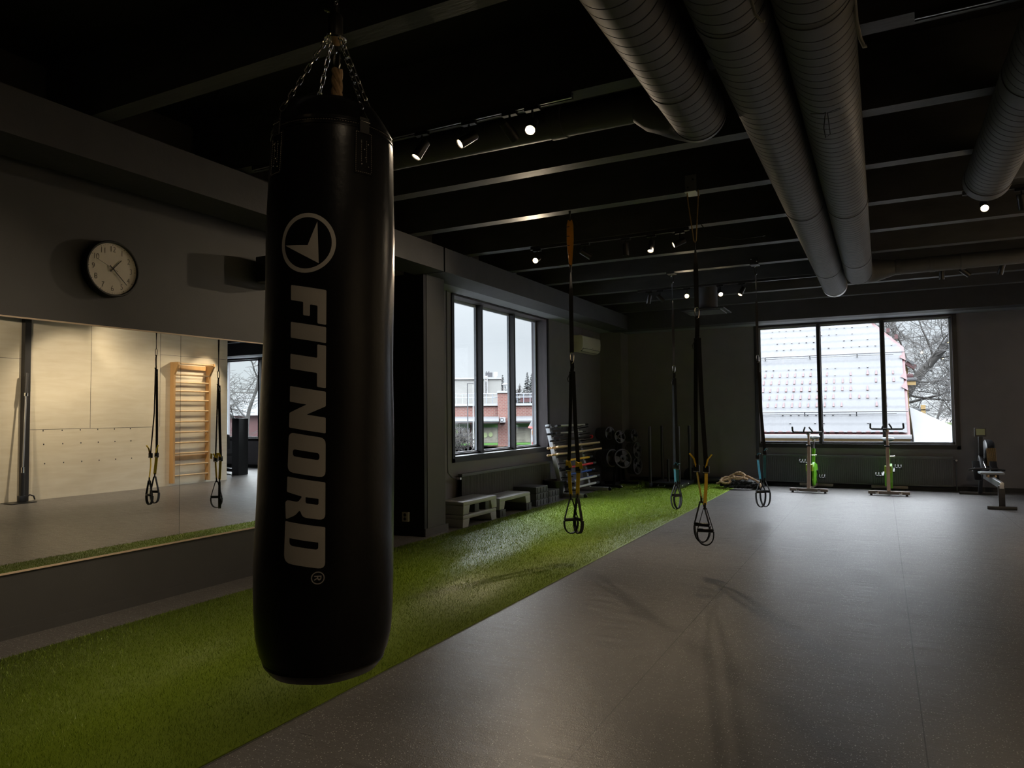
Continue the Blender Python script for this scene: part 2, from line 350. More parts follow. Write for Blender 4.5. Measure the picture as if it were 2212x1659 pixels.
def thing(name, label, cat, loc=(0, 0, 0), group=None):
    o = bpy.data.objects.new(name, None); COL.objects.link(o); o.location = loc; o.empty_display_size = 0.1
    o['label'] = label; o['category'] = cat; o['_org'] = tuple(loc)
    if group: o['group'] = group
    return o
def tag(o, label, cat, group=None, kind=None):
    o['label'] = label; o['category'] = cat
    if group: o['group'] = group
    if kind: o['kind'] = kind
    return o
def struct(name, mb, m, **k):
    o = mb.build(name, m, smooth=k.pop('smooth', False), **k); o['kind'] = 'structure'; return o
def lab(o, text): o['label'] = text; return o
def sub(o, parent):
    """register a part as origin carrier for its own sub-parts"""
    o['_org'] = parent.get('_org', (0, 0, 0)); return o
def copy_thing(root, loc, label=None, group=None, rz=None):
    r = root.copy(); COL.objects.link(r); r.location = loc
    if rz is not None: r.rotation_euler = (0, 0, rz)
    if label: r['label'] = label
    if group: r['group'] = group
    r['_org'] = tuple(loc)
    for ch in list(root.children):
        c_ = ch.copy(); COL.objects.link(c_); c_.parent = r
        for g_ in ch.children:
            d_ = g_.copy(); COL.objects.link(d_); d_.parent = c_
    return r

# ------------------------------------------------------------------ room shell
YB = 14.54; ZC = 3.80; ZJ = 3.355; XL = -5.0; XW = -5.17; XP = 3.15
struct('floor', MB().box(-7.4, 9.0, -3.2, YB + 0.3, -0.12, 0.0), 'floor')
struct('ceiling', MB().box(-7.4, 9.0, -3.2, YB + 0.3, ZC, ZC + 0.12), 'ceiling')
# mirror wall, then a dark recess, then the window wall
struct('wall_left', MB().box(XL - 0.2, XL, -3.0, 5.25, 0, ZC), 'wall')
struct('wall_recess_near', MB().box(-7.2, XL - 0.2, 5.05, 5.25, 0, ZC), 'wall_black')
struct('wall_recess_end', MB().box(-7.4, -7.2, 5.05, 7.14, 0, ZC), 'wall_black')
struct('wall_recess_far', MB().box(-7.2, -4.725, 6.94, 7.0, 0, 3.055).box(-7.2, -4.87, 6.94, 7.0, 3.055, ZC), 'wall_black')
struct('wall_pillar', MB().box(XW, -4.72, 7.0, 7.38, 0, 3.065), 'wall')
struct('wall_above_recess', MB().box(XL - 0.2, XL, 5.25, 7.0, 3.07, ZC), 'wall_dark')
W1 = (8.30, 11.40, 0.80, 3.07)
mb = MB(); X0 = XW - 0.30
mb.box(X0, XW, 7.0, W1[0], 0, ZC).box(X0, XW, W1[1], YB, 0, ZC).box(X0, XW, W1[0], W1[1], 0, W1[2]).box(X0, XW, W1[0], W1[1], W1[3], ZC)
struct('wall_window_side', mb, 'wall_dark')
struct('wall_corner_pier', MB().box(XW, -4.72, 14.06, YB, 0, 3.06), 'wall_dark')
# back wall with two windows
W2 = (-2.13, 1.15, 0.76, 3.06); W3 = (3.9, 6.9, 0.78, 3.06)
mb = MB(); Y1 = YB + 0.28
mb.box(-5.6, W2[0], YB, Y1, 0, ZC).box(W2[1], W3[0], YB, Y1, 0, ZC).box(W3[1], 9.0, YB, Y1, 0, ZC)
for q in (W2, W3): mb.box(q[0], q[1], YB, Y1, 0, q[2]).box(q[0], q[1], YB, Y1, q[3], ZC)
struct('wall_back', mb, 'wall_dark')
# plywood wall on the right, behind the picture edge, seen in the mirror
struct('wall_right', MB().box(XP, XP + 0.15, 7.22, 11.45, 0, 3.3), 'ply')
struct('wall_right_near', MB().box(XP + 0.08, XP + 0.23, -3.0, 7.12, 0, 3.3), 'ply')
struct('wall_right_upper', MB().box(XP + 0.02, XP + 0.2, -3.0, 11.45, 3.3, ZC), 'wall_dark')
struct('trim_5', MB().box(XP - 0.03, XP + 0.12, 7.12, 7.22, 0, 3.3), 'wframe')
struct('wall_right_return', MB().box(XP + 0.15, 9.0, 11.25, 11.45, 0, ZC), 'wall_dark')
struct('wall_right_far', MB().box(8.8, 9.0, 11.45, YB, 0, ZC), 'wall_dark')
struct('wall_front', MB().box(-5.2, XP + 0.3, -3.2, -3.0, 0, ZC), 'wall_dark')
struct('baseboard_left', MB().box(XL, XL + 0.012, -3.0, 5.25, 0, 0.075), 'wall')
struct('baseboard_pillar', MB().box(-4.72, -4.705, 6.93, 7.42, 0, 0.09), 'wall')
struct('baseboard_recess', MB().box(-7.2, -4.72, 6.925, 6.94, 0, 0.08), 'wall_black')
struct('baseboard_back', MB().box(-4.72, 9.0, YB - 0.014, YB, 0, 0.08), 'wall_black')
# plywood sheet joints and screw plugs, as on the wall
mb = MB()
for y0, z0, y1, z1 in ((8.30, 1.228, 8.306, 3.3), (7.22, 1.22, 9.6, 1.226), (9.75, 1.23, 9.755, 3.3), (9.75, 2.70, 11.4, 2.705)):
    mb.box(XP - 0.0015, XP + 0.001, y0, y1, z0, z1)
mb.box(XP + 0.0785, XP + 0.081, 4.0, 7.12, 2.45, 2.455)
random.seed(5)
for k in range(6):
    y = 7.45 + 0.33 * k
    for z in (1.20, 0.96, 0.62): mb.box(XP - 0.0015, XP + 0.001, y + 0.06 * (1.2 - z), y + 0.06 * (1.2 - z) + 0.018, z - 0.012, z + 0.012)
struct('trim_6', mb, 'wframe')
# big longitudinal beam over the left side (two lengths meeting above the pillar) and the beam along the back
struct('beam_left_near', MB().box(-4.86, -4.45, -3.0, 6.955, 3.06, 3.34), 'beam')
struct('beam_left_far', MB().box(-4.86, -4.45, 6.985, 13.7, 3.06, 3.34), 'beam')
struct('beam_back', MB().box(-4.86, 8.8, 13.75, 14.1, 3.06, 3.42), 'beam')
struct('trim_7', MB().box(XW, -4.86, 7.38, 14.06, 3.066, 3.10), 'soffit')
struct('trim_8', MB().box(-4.72, 8.8, 14.1, YB, 3.066, 3.10), 'soffit')
# ceiling joists
JY = [2.81 + 1.166 * k for k in range(-5, 10)]
for k, y in enumerate(JY):
    o = struct('ceiling_joist', MB().box(-4.95, 3.15 if y < 11 else 8.8, y, y + 0.13, ZJ, ZC), 'joist'); 

def window(n, axis, pos, a0, a1, z0, z1, mull, depth, side):
    """axis 'x': wall plane x=pos, runs along y; side = direction to outdoors"""
    r = bpy.data.objects.new('window_%d' % n, None); COL.objects.link(r); r['kind'] = 'structure'
    base = (pos, a0, z0) if axis == 'x' else (a0, pos, z0)
    r.location = base; r['_org'] = base
    def bx(mb, p0, p1, q0, q1, r0, r1):
        lo, hi = min(p0, p1), max(p0, p1)
        return mb.box(lo, hi, q0, q1, r0, r1) if axis == 'x' else mb.box(q0, q1, lo, hi, r0, r1)
    g = pos + side * depth
    # lining of the reveal
    mb = MB(); t_ = 0.03
    bx(mb, pos - side * 0.006, g + side * 0.05, a0, a0 + t_, z0, z1); bx(mb, pos - side * 0.006, g + side * 0.05, a1 - t_, a1, z0, z1)
    bx(mb, pos - side * 0.006, g + side * 0.05, a0, a1, z1 - t_, z1)
    o = mb.build('reveal', 'wframe_br', r, smooth=False); o['kind'] = 'structure'
    mb = MB(); bx(mb, pos - side * 0.02, g + side * 0.06, a0, a1, z0, z0 + 0.035); o = mb.build('sill', 'wframe', r, smooth=False); o['kind'] = 'structure'
    mb = MB(); s_ = 0.045
    bx(mb, pos - side * 0.018, pos + side * 0.004, a0 - s_, a0 + 0.012, z0 - s_, z1 + 0.01); bx(mb, pos - side * 0.018, pos + side * 0.004, a1 - 0.012, a1 + s_, z0 - s_, z1 + 0.01)
    bx(mb, pos - side * 0.018, pos + side * 0.004, a0 - s_, a1 + s_, z0 - s_, z0 + 0.012); bx(mb, pos - side * 0.018, pos + side * 0.004, a0 - s_, a1 + s_, z1 - 0.012, z1 + 0.01)
    o = mb.build('architrave', 'wframe', r, smooth=False); o['kind'] = 'structure'
    mb = MB()
    for mm in mull: bx(mb, g - side * 0.06, g + side * 0.02, mm - 0.025, mm + 0.025, z0 + 0.035, z1 - t_)
    bx(mb, g - side * 0.02, g + side * 0.02, a0 + t_, a1 - t_, z0 + 0.035, z0 + 0.06)
    o = mb.build('mullion', 'wframe', r, smooth=False); o['kind'] = 'structure'
    mb = MB(); ed = [a0 + t_] + list(mull) + [a1 - t_]
    for i in range(len(ed) - 1):
        l, h_ = ed[i], ed[i + 1]
        for (u0, u1, v0, v1) in ((l, l + 0.04, z0 + 0.05, z1 - t_), (h_ - 0.04, h_, z0 + 0.05, z1 - t_), (l, h_, z0 + 0.05, z0 + 0.075), (l, h_, z1 - t_ - 0.035, z1 - t_)):
            bx(mb, g + side * 0.025, g + side * 0.06, u0, u1, v0, v1)
    o = mb.build('outer_frame', 'wframe_wh', r, smooth=False); o['kind'] = 'structure'
    for i in range(len(ed) - 1):
        mb = MB(); bx(mb, g + side * 0.028, g + side * 0.034, ed[i] + 0.02, ed[i + 1] - 0.02, z0 + 0.06, z1 - t_ - 0.02)
        o = mb.build('pane', 'glass', r, smooth=False); o['kind'] = 'structure'
    return r
window(1, 'x', XW, W1[0], W1[1], W1[2], W1[3], (9.30, 10.37), 0.17, -1)
window(2, 'y', YB, W2[0], W2[1], W2[2], W2[3], (-1.02, 0.045), 0.05, 1)
window(3, 'y', YB, W3[0], W3[1], W3[2], W3[3], (5.5, ), 0.10, 1)

# ------------------------------------------------------------------ mirror
mr = thing('wall_mirror', 'long frameless wall mirror in panels with a pale bright edge on the left wall', 'mirror', (XL, 2.0, 0.42))
for y0, y1 in ((-1.0, 1.447), (1.45, 3.888), (3.891, 5.12)):
    MB().box(XL + 0.002, XL + 0.010, y0, y1, 0.425, 2.062).build('mirror_panel', 'mirror', mr, smooth=False)
MB().box(XL + 0.001, XL + 0.014, -1.0, 5.12, 2.062, 2.072).build('edge_strip', 'edge', mr, smooth=False)
MB().box(XL + 0.001, XL + 0.014, -1.0, 5.12, 0.413, 0.425).build('edge_strip', 'edge', mr, smooth=False)

# ------------------------------------------------------------------ turf
rng = np.random.default_rng(3)
TX0, TX1, TY0, TY1 = -4.60, -2.466, -1.0, 14.45
def turf():
    parts = []
    for (y0, y1, dens, ln, wd) in ((0.0, 5.0, 11000, 0.020, 0.0024), (5.0, 9.0, 7000, 0.022, 0.0035), (9.0, TY1, 3500, 0.022, 0.006), (TY0, 0.0, 800, 0.02, 0.006)):
        n = int((TX1 - TX0) * (y1 - y0) * dens)
        x = rng.uniform(TX0, TX1, n); y = rng.uniform(y0, y1, n); a = rng.uniform(0, 2 * PI, n); L = ln * rng.uniform(0.6, 1.25, n)
        le = rng.uniform(0.1, 0.9, n); b2 = a + rng.uniform(-1.5, 1.5, n)
        dx, dy = np.cos(a) * wd / 2, np.sin(a) * wd / 2
        z0 = np.full(n, 0.006)
        p = np.empty((n, 3, 3), dtype=np.float32)
        p[:, 0] = np.stack([x - dx, y - dy, z0], 1); p[:, 1] = np.stack([x + dx, y + dy, z0], 1)
        p[:, 2] = np.stack([x + np.cos(b2) * L * np.sin(le), y + np.sin(b2) * L * np.sin(le), z0 + L * np.cos(le)], 1)
        parts.append(p.reshape(-1, 3))
    V = np.concatenate(parts); nt_ = len(V) // 3
    base = np.array([(TX0, TY0, 0.001), (TX1, TY0, 0.001), (TX1, TY1, 0.001), (TX0, TY1, 0.001), (TX0, TY0, 0.008), (TX1, TY0, 0.008), (TX1, TY1, 0.008), (TX0, TY1, 0.008)], dtype=np.float32)
    bi = len(V); V = np.concatenate([V, base])
    quads = np.array([(4, 5, 6, 7), (0, 1, 5, 4), (1, 2, 6, 5), (2, 3, 7, 6), (3, 0, 4, 7)]) + bi
    me = bpy.data.meshes.new('artificial_turf')
    me.vertices.add(len(V)); me.vertices.foreach_set('co', V.ravel())
    li = np.concatenate([np.arange(nt_ * 3), quads.ravel()]).astype(np.int32)
    me.loops.add(len(li)); me.loops.foreach_set('vertex_index', li)
    me.polygons.add(nt_ + 5)
    me.polygons.foreach_set('loop_start', np.concatenate([np.arange(nt_) * 3, nt_ * 3 + np.arange(5) * 4]).astype(np.int32))
    me.update(calc_edges=True); me.validate()
    me.materials.append(M['turf'])
    o = bpy.data.objects.new('artificial_turf', me); COL.objects.link(o)
    tag(o, 'long strip of green artificial turf running beside the grey rubber floor', 'artificial turf', kind='stuff')
turf()

# ------------------------------------------------------------------ ventilation ducts
def spiral(x, zc, y0, y1, r, pitch=0.085, n=64):
    """spiral-wound duct along y with a helical lock seam"""
    prof = [(0.0, 0.0), (0.45, 0.0), (0.90, 0.0), (0.915, -0.006), (0.97, -0.006), (0.99, 0.0)]
    turns = int((y1 - y0) / pitch); V = []; F = []; rows = []
    for tn in range(turns):
        for u, dr in prof: rows.append((tn + u, dr))
    for u, dr in rows:
        for k in range(n):
            a = 2 * PI * k / n; y = y0 + pitch * (u + k / n)
            y = min(max(y, y0), y1); rr_ = r + dr
            V.append((x + rr_ * math.cos(a), y, zc + rr_ * math.sin(a)))
    for i in range(len(rows) - 1):
        for k in range(n):
            l = (k + 1) % n
            if l == 0:
                j = i + len(prof)
                if j + 1 < len(rows): F.append((i * n + k, j * n, (j + 1) * n, (i + 1) * n + k))
                elif i + 1 < len(rows): F.append((i * n + k, min(j, len(rows) - 1) * n, (len(rows) - 1) * n, (i + 1) * n + k)) if j < len(rows) - 1 else None
            else: F.append((i * n + k, i * n + l, (i + 1) * n + l, (i + 1) * n + k))
    F = [f_ for f_ in F if len(set(f_)) > 2]
    m_ = MB(); m_.add(V, F); return m_
RD = 0.160; ZD = 3.19
def sleeve(mb, x, y0, y1, r, zc=ZD): mb.lathe([(r - 0.004, y0), (r, y0 + 0.001), (r, y1 - 0.001), (r - 0.004, y1)], (x, 0, zc), 64, 'y'); return mb
def duct(name_label, x, y0, y1, joints):
    t_ = thing('ventilation_duct', name_label, 'duct', (x, y1, ZD), 'large spiral ducts under the ceiling')
    spiral(x, ZD, y0, y1, RD).build('spiral_tube', 'duct', t_, angle=20)
    for j in joints: sleeve(MB(), x, j - 0.045, j + 0.045, RD + 0.004).build('joint_band', 'duct', t_, angle=30)
    return t_
xA, xB, xC, xDD = -0.925, -0.545, -0.213, 0.783
dA = duct('leftmost of the four thick black spiral ducts, ending in an elbow towards the left', xA, 0.6, 4.28, (3.75,))
# elbow of A: reduces and turns left into the slimmer duct between the joists
pts = []; rad = []
for k in range(9):
    a = PI / 2 * k / 8
    pts.append((xA - 0.26 + 0.26 * math.cos(a), 4.26 + 0.22 * math.sin(a), ZD + 0.13 * (k / 8) ** 1.5)); rad.append(RD + 0.006 - 0.035 * (k / 8))
MB().tube(pts, rad, 40).build('elbow', 'duct', dA)
mb = MB(); mb.tube([(xA - 0.25, 4.48, 3.32), (xA - 0.33, 4.48, 3.35), (xA - 0.42, 4.48, 3.40)], [0.135, 0.13, 0.105], 32).build('reducer', 'duct', dA)
t_ = thing('slim_duct', 'slim dark round duct crossing to the left behind the near spotlight track', 'duct', (-2.5, 4.48, 3.42))
mb = MB()
for k in range(16):
    x = -4.3 + k * 0.185; mb.lathe([(0.104, x - 0.004), (0.1085, x - 0.002), (0.1085, x + 0.002), (0.104, x + 0.004)], (0, 4.48, 3.42), 40, 'x')
mb.cyl((-4.44, 4.48, 3.425), (xA - 0.41, 4.48, 3.405), 0.105, n=40); mb.build('tube', 'duct', t_)
MB().lathe([(0.10, -1.98), (0.124, -1.975), (0.124, -1.87), (0.10, -1.865)], (0, 4.48, 3.42), 40, 'x').build('coupling', 'duct', t_)
dB = duct('second thick spiral duct from the left, with a pale end cap near the back', xB, 0.6, 11.08, (3.2, 6.6, 9.6))
cp = sleeve(MB(), xB, 11.06, 11.19, RD + 0.005).build('end_cap', 'galv', dB); cp['label'] = 'pale smooth end cap with small black mark'
mb = MB()
for dx in (-0.02, 0, 0.02): mb.obox((xB + dx * 0.4, 11.10, ZD - RD - 0.0065), (xB + dx * 1.2, 11.15, ZD - RD - 0.0065), 0.008, 0.002)
mb.build('maker_mark', 'ink', cp)
dC = duct('third thick spiral duct from the left, turning right at its far end', xC, 0.6, 10.25, (3.3, 6.7, 9.1))
pts = []; rad = []
for k in range(9):
    a = PI / 2 * k / 8; pts.append((xC + 0.2 - 0.2 * math.cos(a), 10.22 + 0.18 * math.sin(a), ZD + 0.03 * k / 8)); rad.append(RD + 0.004 - 0.02 * k / 8)
pts.append((0.20, 10.40, 3.235)); rad.append(0.095)
MB().tube(pts, rad, 40).build('elbow', 'duct', dC)
t_ = thing('slim_duct', 'slim dark duct running right from the far end of the third thick duct', 'duct', (0.2, 10.4, 3.24))
MB().cyl((0.19, 10.40, 3.235), (3.1, 10.40, 3.25), 0.095, n=32).build('tube', 'duct', t_)
for x in (0.24, 0.62, 0.95): MB().lathe([(0.09, x - 0.03), (0.101, x - 0.028), (0.101, x + 0.028), (0.09, x + 0.03)], (0, 10.40, 3.238), 32, 'x').build('coupling', 'duct', t_)
dD = duct('thick spiral duct on the far right with a broad plain end cap', xDD, 0.6, 6.50, (4.6,))
cp = sleeve(MB(), xDD, 6.48, 6.62, RD + 0.006).build('end_cap', 'duct', dD)
mb = MB(); mb.lathe([(0.0001, 0), (RD + 0.005, 0.001), (RD + 0.005, 0.004)], (xDD, 6.60, ZD), 48, 'y').build('end_disc', 'duct', dD)
mb = MB(); mb.lathe([(0.0001, 0), (RD + 0.004, 0.001), (RD + 0.004, 0.004)], (xB, 11.185, ZD), 48, 'y').build('end_disc', 'galv', dB)
t_ = thing('slim_duct', 'slim dark duct leaving the far right thick duct towards the right', 'duct', (0.9, 6.4, 3.2))
MB().cyl((xDD + 0.10, 6.34, 3.2), (3.1, 6.34, 3.2), 0.10, n=32).build('tube', 'duct', t_)
# cable loops dangling by the ducts, and the string tied on the third duct
def cable(label, pts, r, m_, name='cable', cat='cable'):
    o = MB().tube(pts, r, 8).build(name, m_); tag(o, label, cat); return o
cable('pale cable loop dangling between the second and third thick ducts', [(-0.44, 3.0, 3.60), (-0.432, 3.0, 3.20), (-0.425, 3.0, 3.08), (-0.412, 3.0, 3.02), (-0.388, 3.0, 2.983), (-0.375, 3.0, 2.98)], 0.006, 'cablegrey')
cable('pale cable hanging down on the right side of the third thick duct', [(-0.05, 3.4, 3.60), (-0.048, 3.4, 3.30), (-0.052, 3.4, 3.18), (-0.048, 3.4, 3.09), (-0.036, 3.4, 3.01), (-0.022, 3.4, 2.97), (-0.012, 3.4, 2.972)], 0.008, 'cablegrey')
cable('black string tied round the third thick duct with hanging ends', [(-0.30, 4.18, 3.024), (-0.235, 4.2, 3.018), (-0.225, 4.2, 3.025), (-0.236, 4.2, 2.94), (-0.228, 4.2, 2.885), (-0.205, 4.2, 2.90), (-0.215, 4.2, 3.02), (-0.15, 4.18, 3.026)], 0.0025, 'ink', 'tied_string', 'string')
cable('thin dark cable sagging from the middle joist beside the tan cord sling', [(-1.64, 7.46, 3.40), (-1.60, 7.5, 3.33), (-1.48, 7.52, 3.22), (-1.25, 7.55, 3.17), (-1.0, 7.6, 3.19)], 0.005, 'blackmetal')

# ------------------------------------------------------------------ spotlight tracks and spotlights
def track(label, x0, x1, y):
    t_ = thing('light_track', label, 'track', ((x0 + x1) / 2, y, ZJ))
    MB().box(x0, x1, y - 0.018, y + 0.018, ZJ - 0.034, ZJ - 0.001).build('rail', 'darkmetal', t_, smooth=False)
    for sx_ in (-1, 1): MB().box(x0, x1, y + sx_ * 0.013 - 0.004, y + sx_ * 0.013 + 0.004, ZJ - 0.038, ZJ - 0.033).build('lip', 'steel' if sx_ < 0 else 'darkmetal', t_, smooth=False)
    return t_
TY = (3.99, 7.52, 11.03)
track('nearest black spotlight track on the ceiling', -4.3, -1.62, TY[0])
track('middle black spotlight track on the ceiling', -3.6, -1.75, TY[1])
track('farthest spotlight track on the left, by the square vent', -3.4, -0.75, TY[2])
track('spotlight track on the right, beyond the far right thick duct', 0.70, 3.0, TY[1])
track('far spotlight track on the right of the thick ducts', 0.50, 3.1, TY[2])
def spot(x, y, aim, state, label, energy=0.0, size=75, group='spotlights on the ceiling tracks'):
    """cylinder spotlight on a short arm; aim = direction the lens faces"""
    z0 = ZJ - 0.036; body_c = Vector((x, y - 0.01, z0 - 0.115)); d = Vector(aim).normalized(); L = 0.135; R = 0.034
    t_ = thing('track_spotlight', label, 'spotlight', (x, y, z0), group)
    MB().box(x - 0.05, x + 0.05, y - 0.017, y + 0.017, z0 - 0.022, z0 + 0.002).build('adapter', 'blackmetal', t_, smooth=False)
    MB().cyl((x, y, z0 - 0.02), tuple(body_c + Vector((0, 0, R * 0.6))), 0.007, n=10).build('arm', 'blackmetal', t_)
    p0 = body_c - d * L * 0.45; p1 = body_c + d * L * 0.55
    b_ = MB().olathe([(R * 0.9, 0), (R, 0.004), (R, L - 0.002), (R * 0.97, L), (R * 0.88, L), (R * 0.85, L - 0.012), (0.0005, L - 0.012)], p0, d, 28).build('body', 'blackmetal', t_)
    mb = MB().olathe([(0.0005, L - 0.0115), (R * 0.84, L - 0.0115), (R * 0.80, L - 0.006), (0.0005, L - 0.004)], p0, d, 24)
    mb.build('lens', {'lit': 'lens', 'side': 'lens_soft', 'off': 'lens_off'}[state], b_)
    if energy:
        ld = bpy.data.lights.new('lamp', 'SPOT'); ld.energy = energy; ld.color = SPOT_COL; ld.spot_size = math.radians(size); ld.spot_blend = 0.8; ld.shadow_soft_size = 0.028
        lo = bpy.data.objects.new('lamp', ld); COL.objects.link(lo); lo.parent = t_
        lo.location = tuple((p1 + d * 0.006) - Vector((x, y, z0))); lo.rotation_euler = d.to_track_quat('-Z', 'Y').to_euler()
    return t_
def aim_at(x, y, tgt): return Vector(tgt) - Vector((x, y, ZJ - 0.15))
E0 = 50
# nearest track
spot(-2.72, TY[0], aim_at(-2.72, TY[0], (-4.0, 2.6, 0.0)), 'side', 'leftmost spotlight of the nearest track, right beside the punching bag', E0 * 0.5)
spot(-2.35, TY[0], aim_at(-2.35, TY[0], (-4.4, 1.6, 0.9)), 'side', 'second spotlight of the nearest track, angled down left with bright lens rim', E0 * 0.8)
spot(-2.05, TY[0], aim_at(-2.05, TY[0], (-1.2, 6.4, 1.0)), 'off', 'third spotlight of the nearest track, turned away and almost black', 0)
spot(-1.89, TY[0], aim_at(-1.89, TY[0], (-1.2, 1.0, 0.0)), 'lit', 'brightly glaring spotlight at the right end of the nearest track', E0 * 0.6, 60)
# middle track
spot(-3.52, TY[1], aim_at(-3.52, TY[1], (-2.9, 3.2, 1.2)), 'lit', 'glaring spotlight at the left end of the middle track', E0 * 0.9, 100)
spot(-2.92, TY[1], aim_at(-2.92, TY[1], (-1.6, 8.6, 2.2)), 'off', 'tilted dark spotlight just right of the amber sling on the middle track', 0)
spot(-2.445, TY[1], (0.0, 0.1, -1), 'off', 'spotlight of the middle track pointing straight down, lens dark but lamp on', E0 * 0.5)  # lens uses the off material, yet its lamp emits
spot(-2.16, TY[1], (0.0, -0.42, -1), 'side', 'lit spotlight of the middle track facing down, washing the joist behind', E0 * 0.8)
spot(-1.85, TY[1], aim_at(-1.85, TY[1], (-5.0, 6.0, 1.6)), 'side', 'spotlight at the right end of the middle track, aimed left beside the cord sling', E0 * 0.7)
# far left track
spot(-3.22, TY[2], (-0.25, 0.2, -1), 'off', 'dark spotlight at the left end of the far track', 0)
spot(-3.04, TY[2], (0.7, 0.35, -0.8), 'off', 'dark tilted spotlight second from the left on the far track', 0)
spot(-2.62, TY[2], aim_at(-2.62, TY[2], (-1.2, 4.2, 1.2)), 'lit', 'glaring spotlight of the far track left of the square vent', E0 * 0.08)
spot(-2.12, TY[2], aim_at(-2.12, TY[2], (-0.9, 7.8, 1.2)), 'lit', 'small lit spotlight right behind the vent duct', E0 * 0.06)
spot(-1.80, TY[2], aim_at(-1.80, TY[2], (-3.0, 9.6, 0.3)), 'side', 'spotlight right of the vent on the far track, tilted to the left', E0 * 0.5)
# right tracks
spot(0.86, TY[1], aim_at(0.86, TY[1], (0.6, 3.4, 0.6)), 'lit', 'glaring spotlight just below the end cap of the far right duct', E0 * 0.3)
spot(1.135, TY[1], (0.15, 0.3, -1), 'off', 'unlit spotlight at the right picture edge near the far right duct', 0)
spot(0.76, TY[2], (0, 0.1, -1), 'off', 'dark spotlight pointing straight down on the far right track', 0)
spot(1.02, TY[2], (0.7, 0.3, -0.6), 'off', 'dark spotlight tilted sideways on the far right track', 0)
spot(1.42, TY[2], (-0.25, 0.2, -1), 'off', 'dark spotlight tilted slightly left on the far right track', 0)
spot(1.80, TY[2], aim_at(1.80, TY[2], (3.1, 9.6, 1.4)), 'side', 'spotlight glowing at the right picture edge on the far track', E0 * 0.7)
# spotlights beyond the picture edge for the mirrored plywood wall; rear ones added as fill
track('spotlight track near the plywood wall, over the camera side', 0.2, 3.0, TY[0])
track('added unseen spotlight track above and behind the camera', -3.0, 2.9, 0.54)  # unseen track, added to carry the fill lamps for bag and near room
for i, (x, y, tg, en, *sz_) in enumerate(((2.30, TY[1], (3.15, 9.55, 2.75), 0.6, 60), (1.55, TY[1], (3.15, 8.3, 1.0), 1.6, 105), (1.1, TY[0], (3.2, 6.9, 1.2), 1.8, 105), (2.6, TY[2], (3.15, 10.6, 1.2), 0.8),
        (0.9, 0.54, (3.2, 1.2, 1.2), 1.0), (1.9, 0.54, (3.2, 3.0, 1.2), 0.9), (0.3, 0.54, (0.3, -0.6, 0.0), 0.5), (-1.6, 0.54, (-4.9, 0.6, 0.4), 0.15), (0.35, 0.54, (-1.5, 1.7, 1.1), 0.11, 62))):
    spot(x, y, aim_at(x, y, tg), 'lit', ('spotlight beyond the right edge washing the wall bars', 'spotlight beyond the right edge, aimed at the plywood middle', 'spotlight beyond the right edge, aimed at the near plywood', 'spotlight beyond the right edge, aimed at the plywood end',
        'added fill spotlight behind the camera aimed at the right wall', 'added fill spotlight behind the camera, nearest the right wall', 'added fill spotlight behind the camera pointing backwards', 'added fill spotlight behind the camera aimed at the left wall', 'added fill spotlight above the camera aimed at the punching bag')[i], E0 * en, sz_[0] if sz_ else 80)

# ------------------------------------------------------------------ square ceiling vent on its round duct
vt = thing('ceiling_vent', 'dark square ceiling vent plate under a short round duct near the back', 'vent', (-2.44, 11.55, 3.0))
MB().cyl((-2.44, 11.55, 3.03), (-2.44, 11.55, 3.79), 0.175, n=40).build('round_duct', 'duct', vt)
mb = MB(); mb.box(-2.77, -2.11, 11.22, 11.88, 3.0, 3.02).box(-2.70, -2.18, 11.29, 11.81, 3.02, 3.035)
mb.build('plate', 'darkmetal', vt, smooth=False, bevel=0.004)
mb = MB()
for k in range(4): mb.box(-2.71 + 0.045 * k, -2.17 - 0.045 * k, 11.28 + 0.045 * k, 11.80 - 0.045 * k, 2.985 + 0.003 * k, 3.0)
mb.build('stepped_diffuser', 'joist', vt, smooth=False)

# ------------------------------------------------------------------ punching bag
BX, BY = -1.497, 1.699
def bag_axis(z): t_ = (2.591 - z) / 2.0; return (-1.465 - 0.082 * t_, 1.68 + 0.04 * t_)
bagr = thing('punching_bag', 'huge black punching bag with grey ring logo and vertical lettering, hanging on chains', 'punching bag', (-1.497, 1.699, 0.58))
prof = [(0.05, 0.585), (0.13, 0.592), (0.165, 0.605), (0.183, 0.628), (0.186, 0.632), (0.184, 0.636), (0.197, 0.665), (0.2075, 0.72), (0.212, 0.80), (0.213, 0.90), (0.212, 1.0), (0.2095, 1.15), (0.2065, 1.3), (0.203, 1.5), (0.2005, 1.7), (0.199, 1.85), (0.1965, 2.0), (0.193, 2.1), (0.1905, 2.18), (0.1885, 2.235), (0.186, 2.262), (0.184, 2.265), (0.1845, 2.272), (0.181, 2.278), (0.165, 2.305), (0.145, 2.335), (0.132, 2.352), (0.12, 2.352), (0.11, 2.33), (0.02, 2.325)]
prof = [(r * 0.968, 0.617 + (z - 0.585) * (2.335 - 0.617) / (2.352 - 0.585)) for r, z in prof]
V = []; F = []; n = 96
def bag_r(z):
    for i in range(1, len(prof)):
        if prof[i][1] >= z: a, b_ = prof[i - 1], prof[i]; return a[0] + (b_[0] - a[0]) * (z - a[1]) / max(1e-6, b_[1] - a[1])
    return 0.18
pr2 = []
for i in range(len(prof) - 1):
    a, b_ = prof[i], prof[i + 1]; ns_ = max(1, int(abs(b_[1] - a[1]) / 0.02))
    pr2 += [(a[0] + (b_[0] - a[0]) * j / ns_, a[1] + (b_[1] - a[1]) * j / ns_) for j in range(ns_)]
pr2.append(prof[-1])
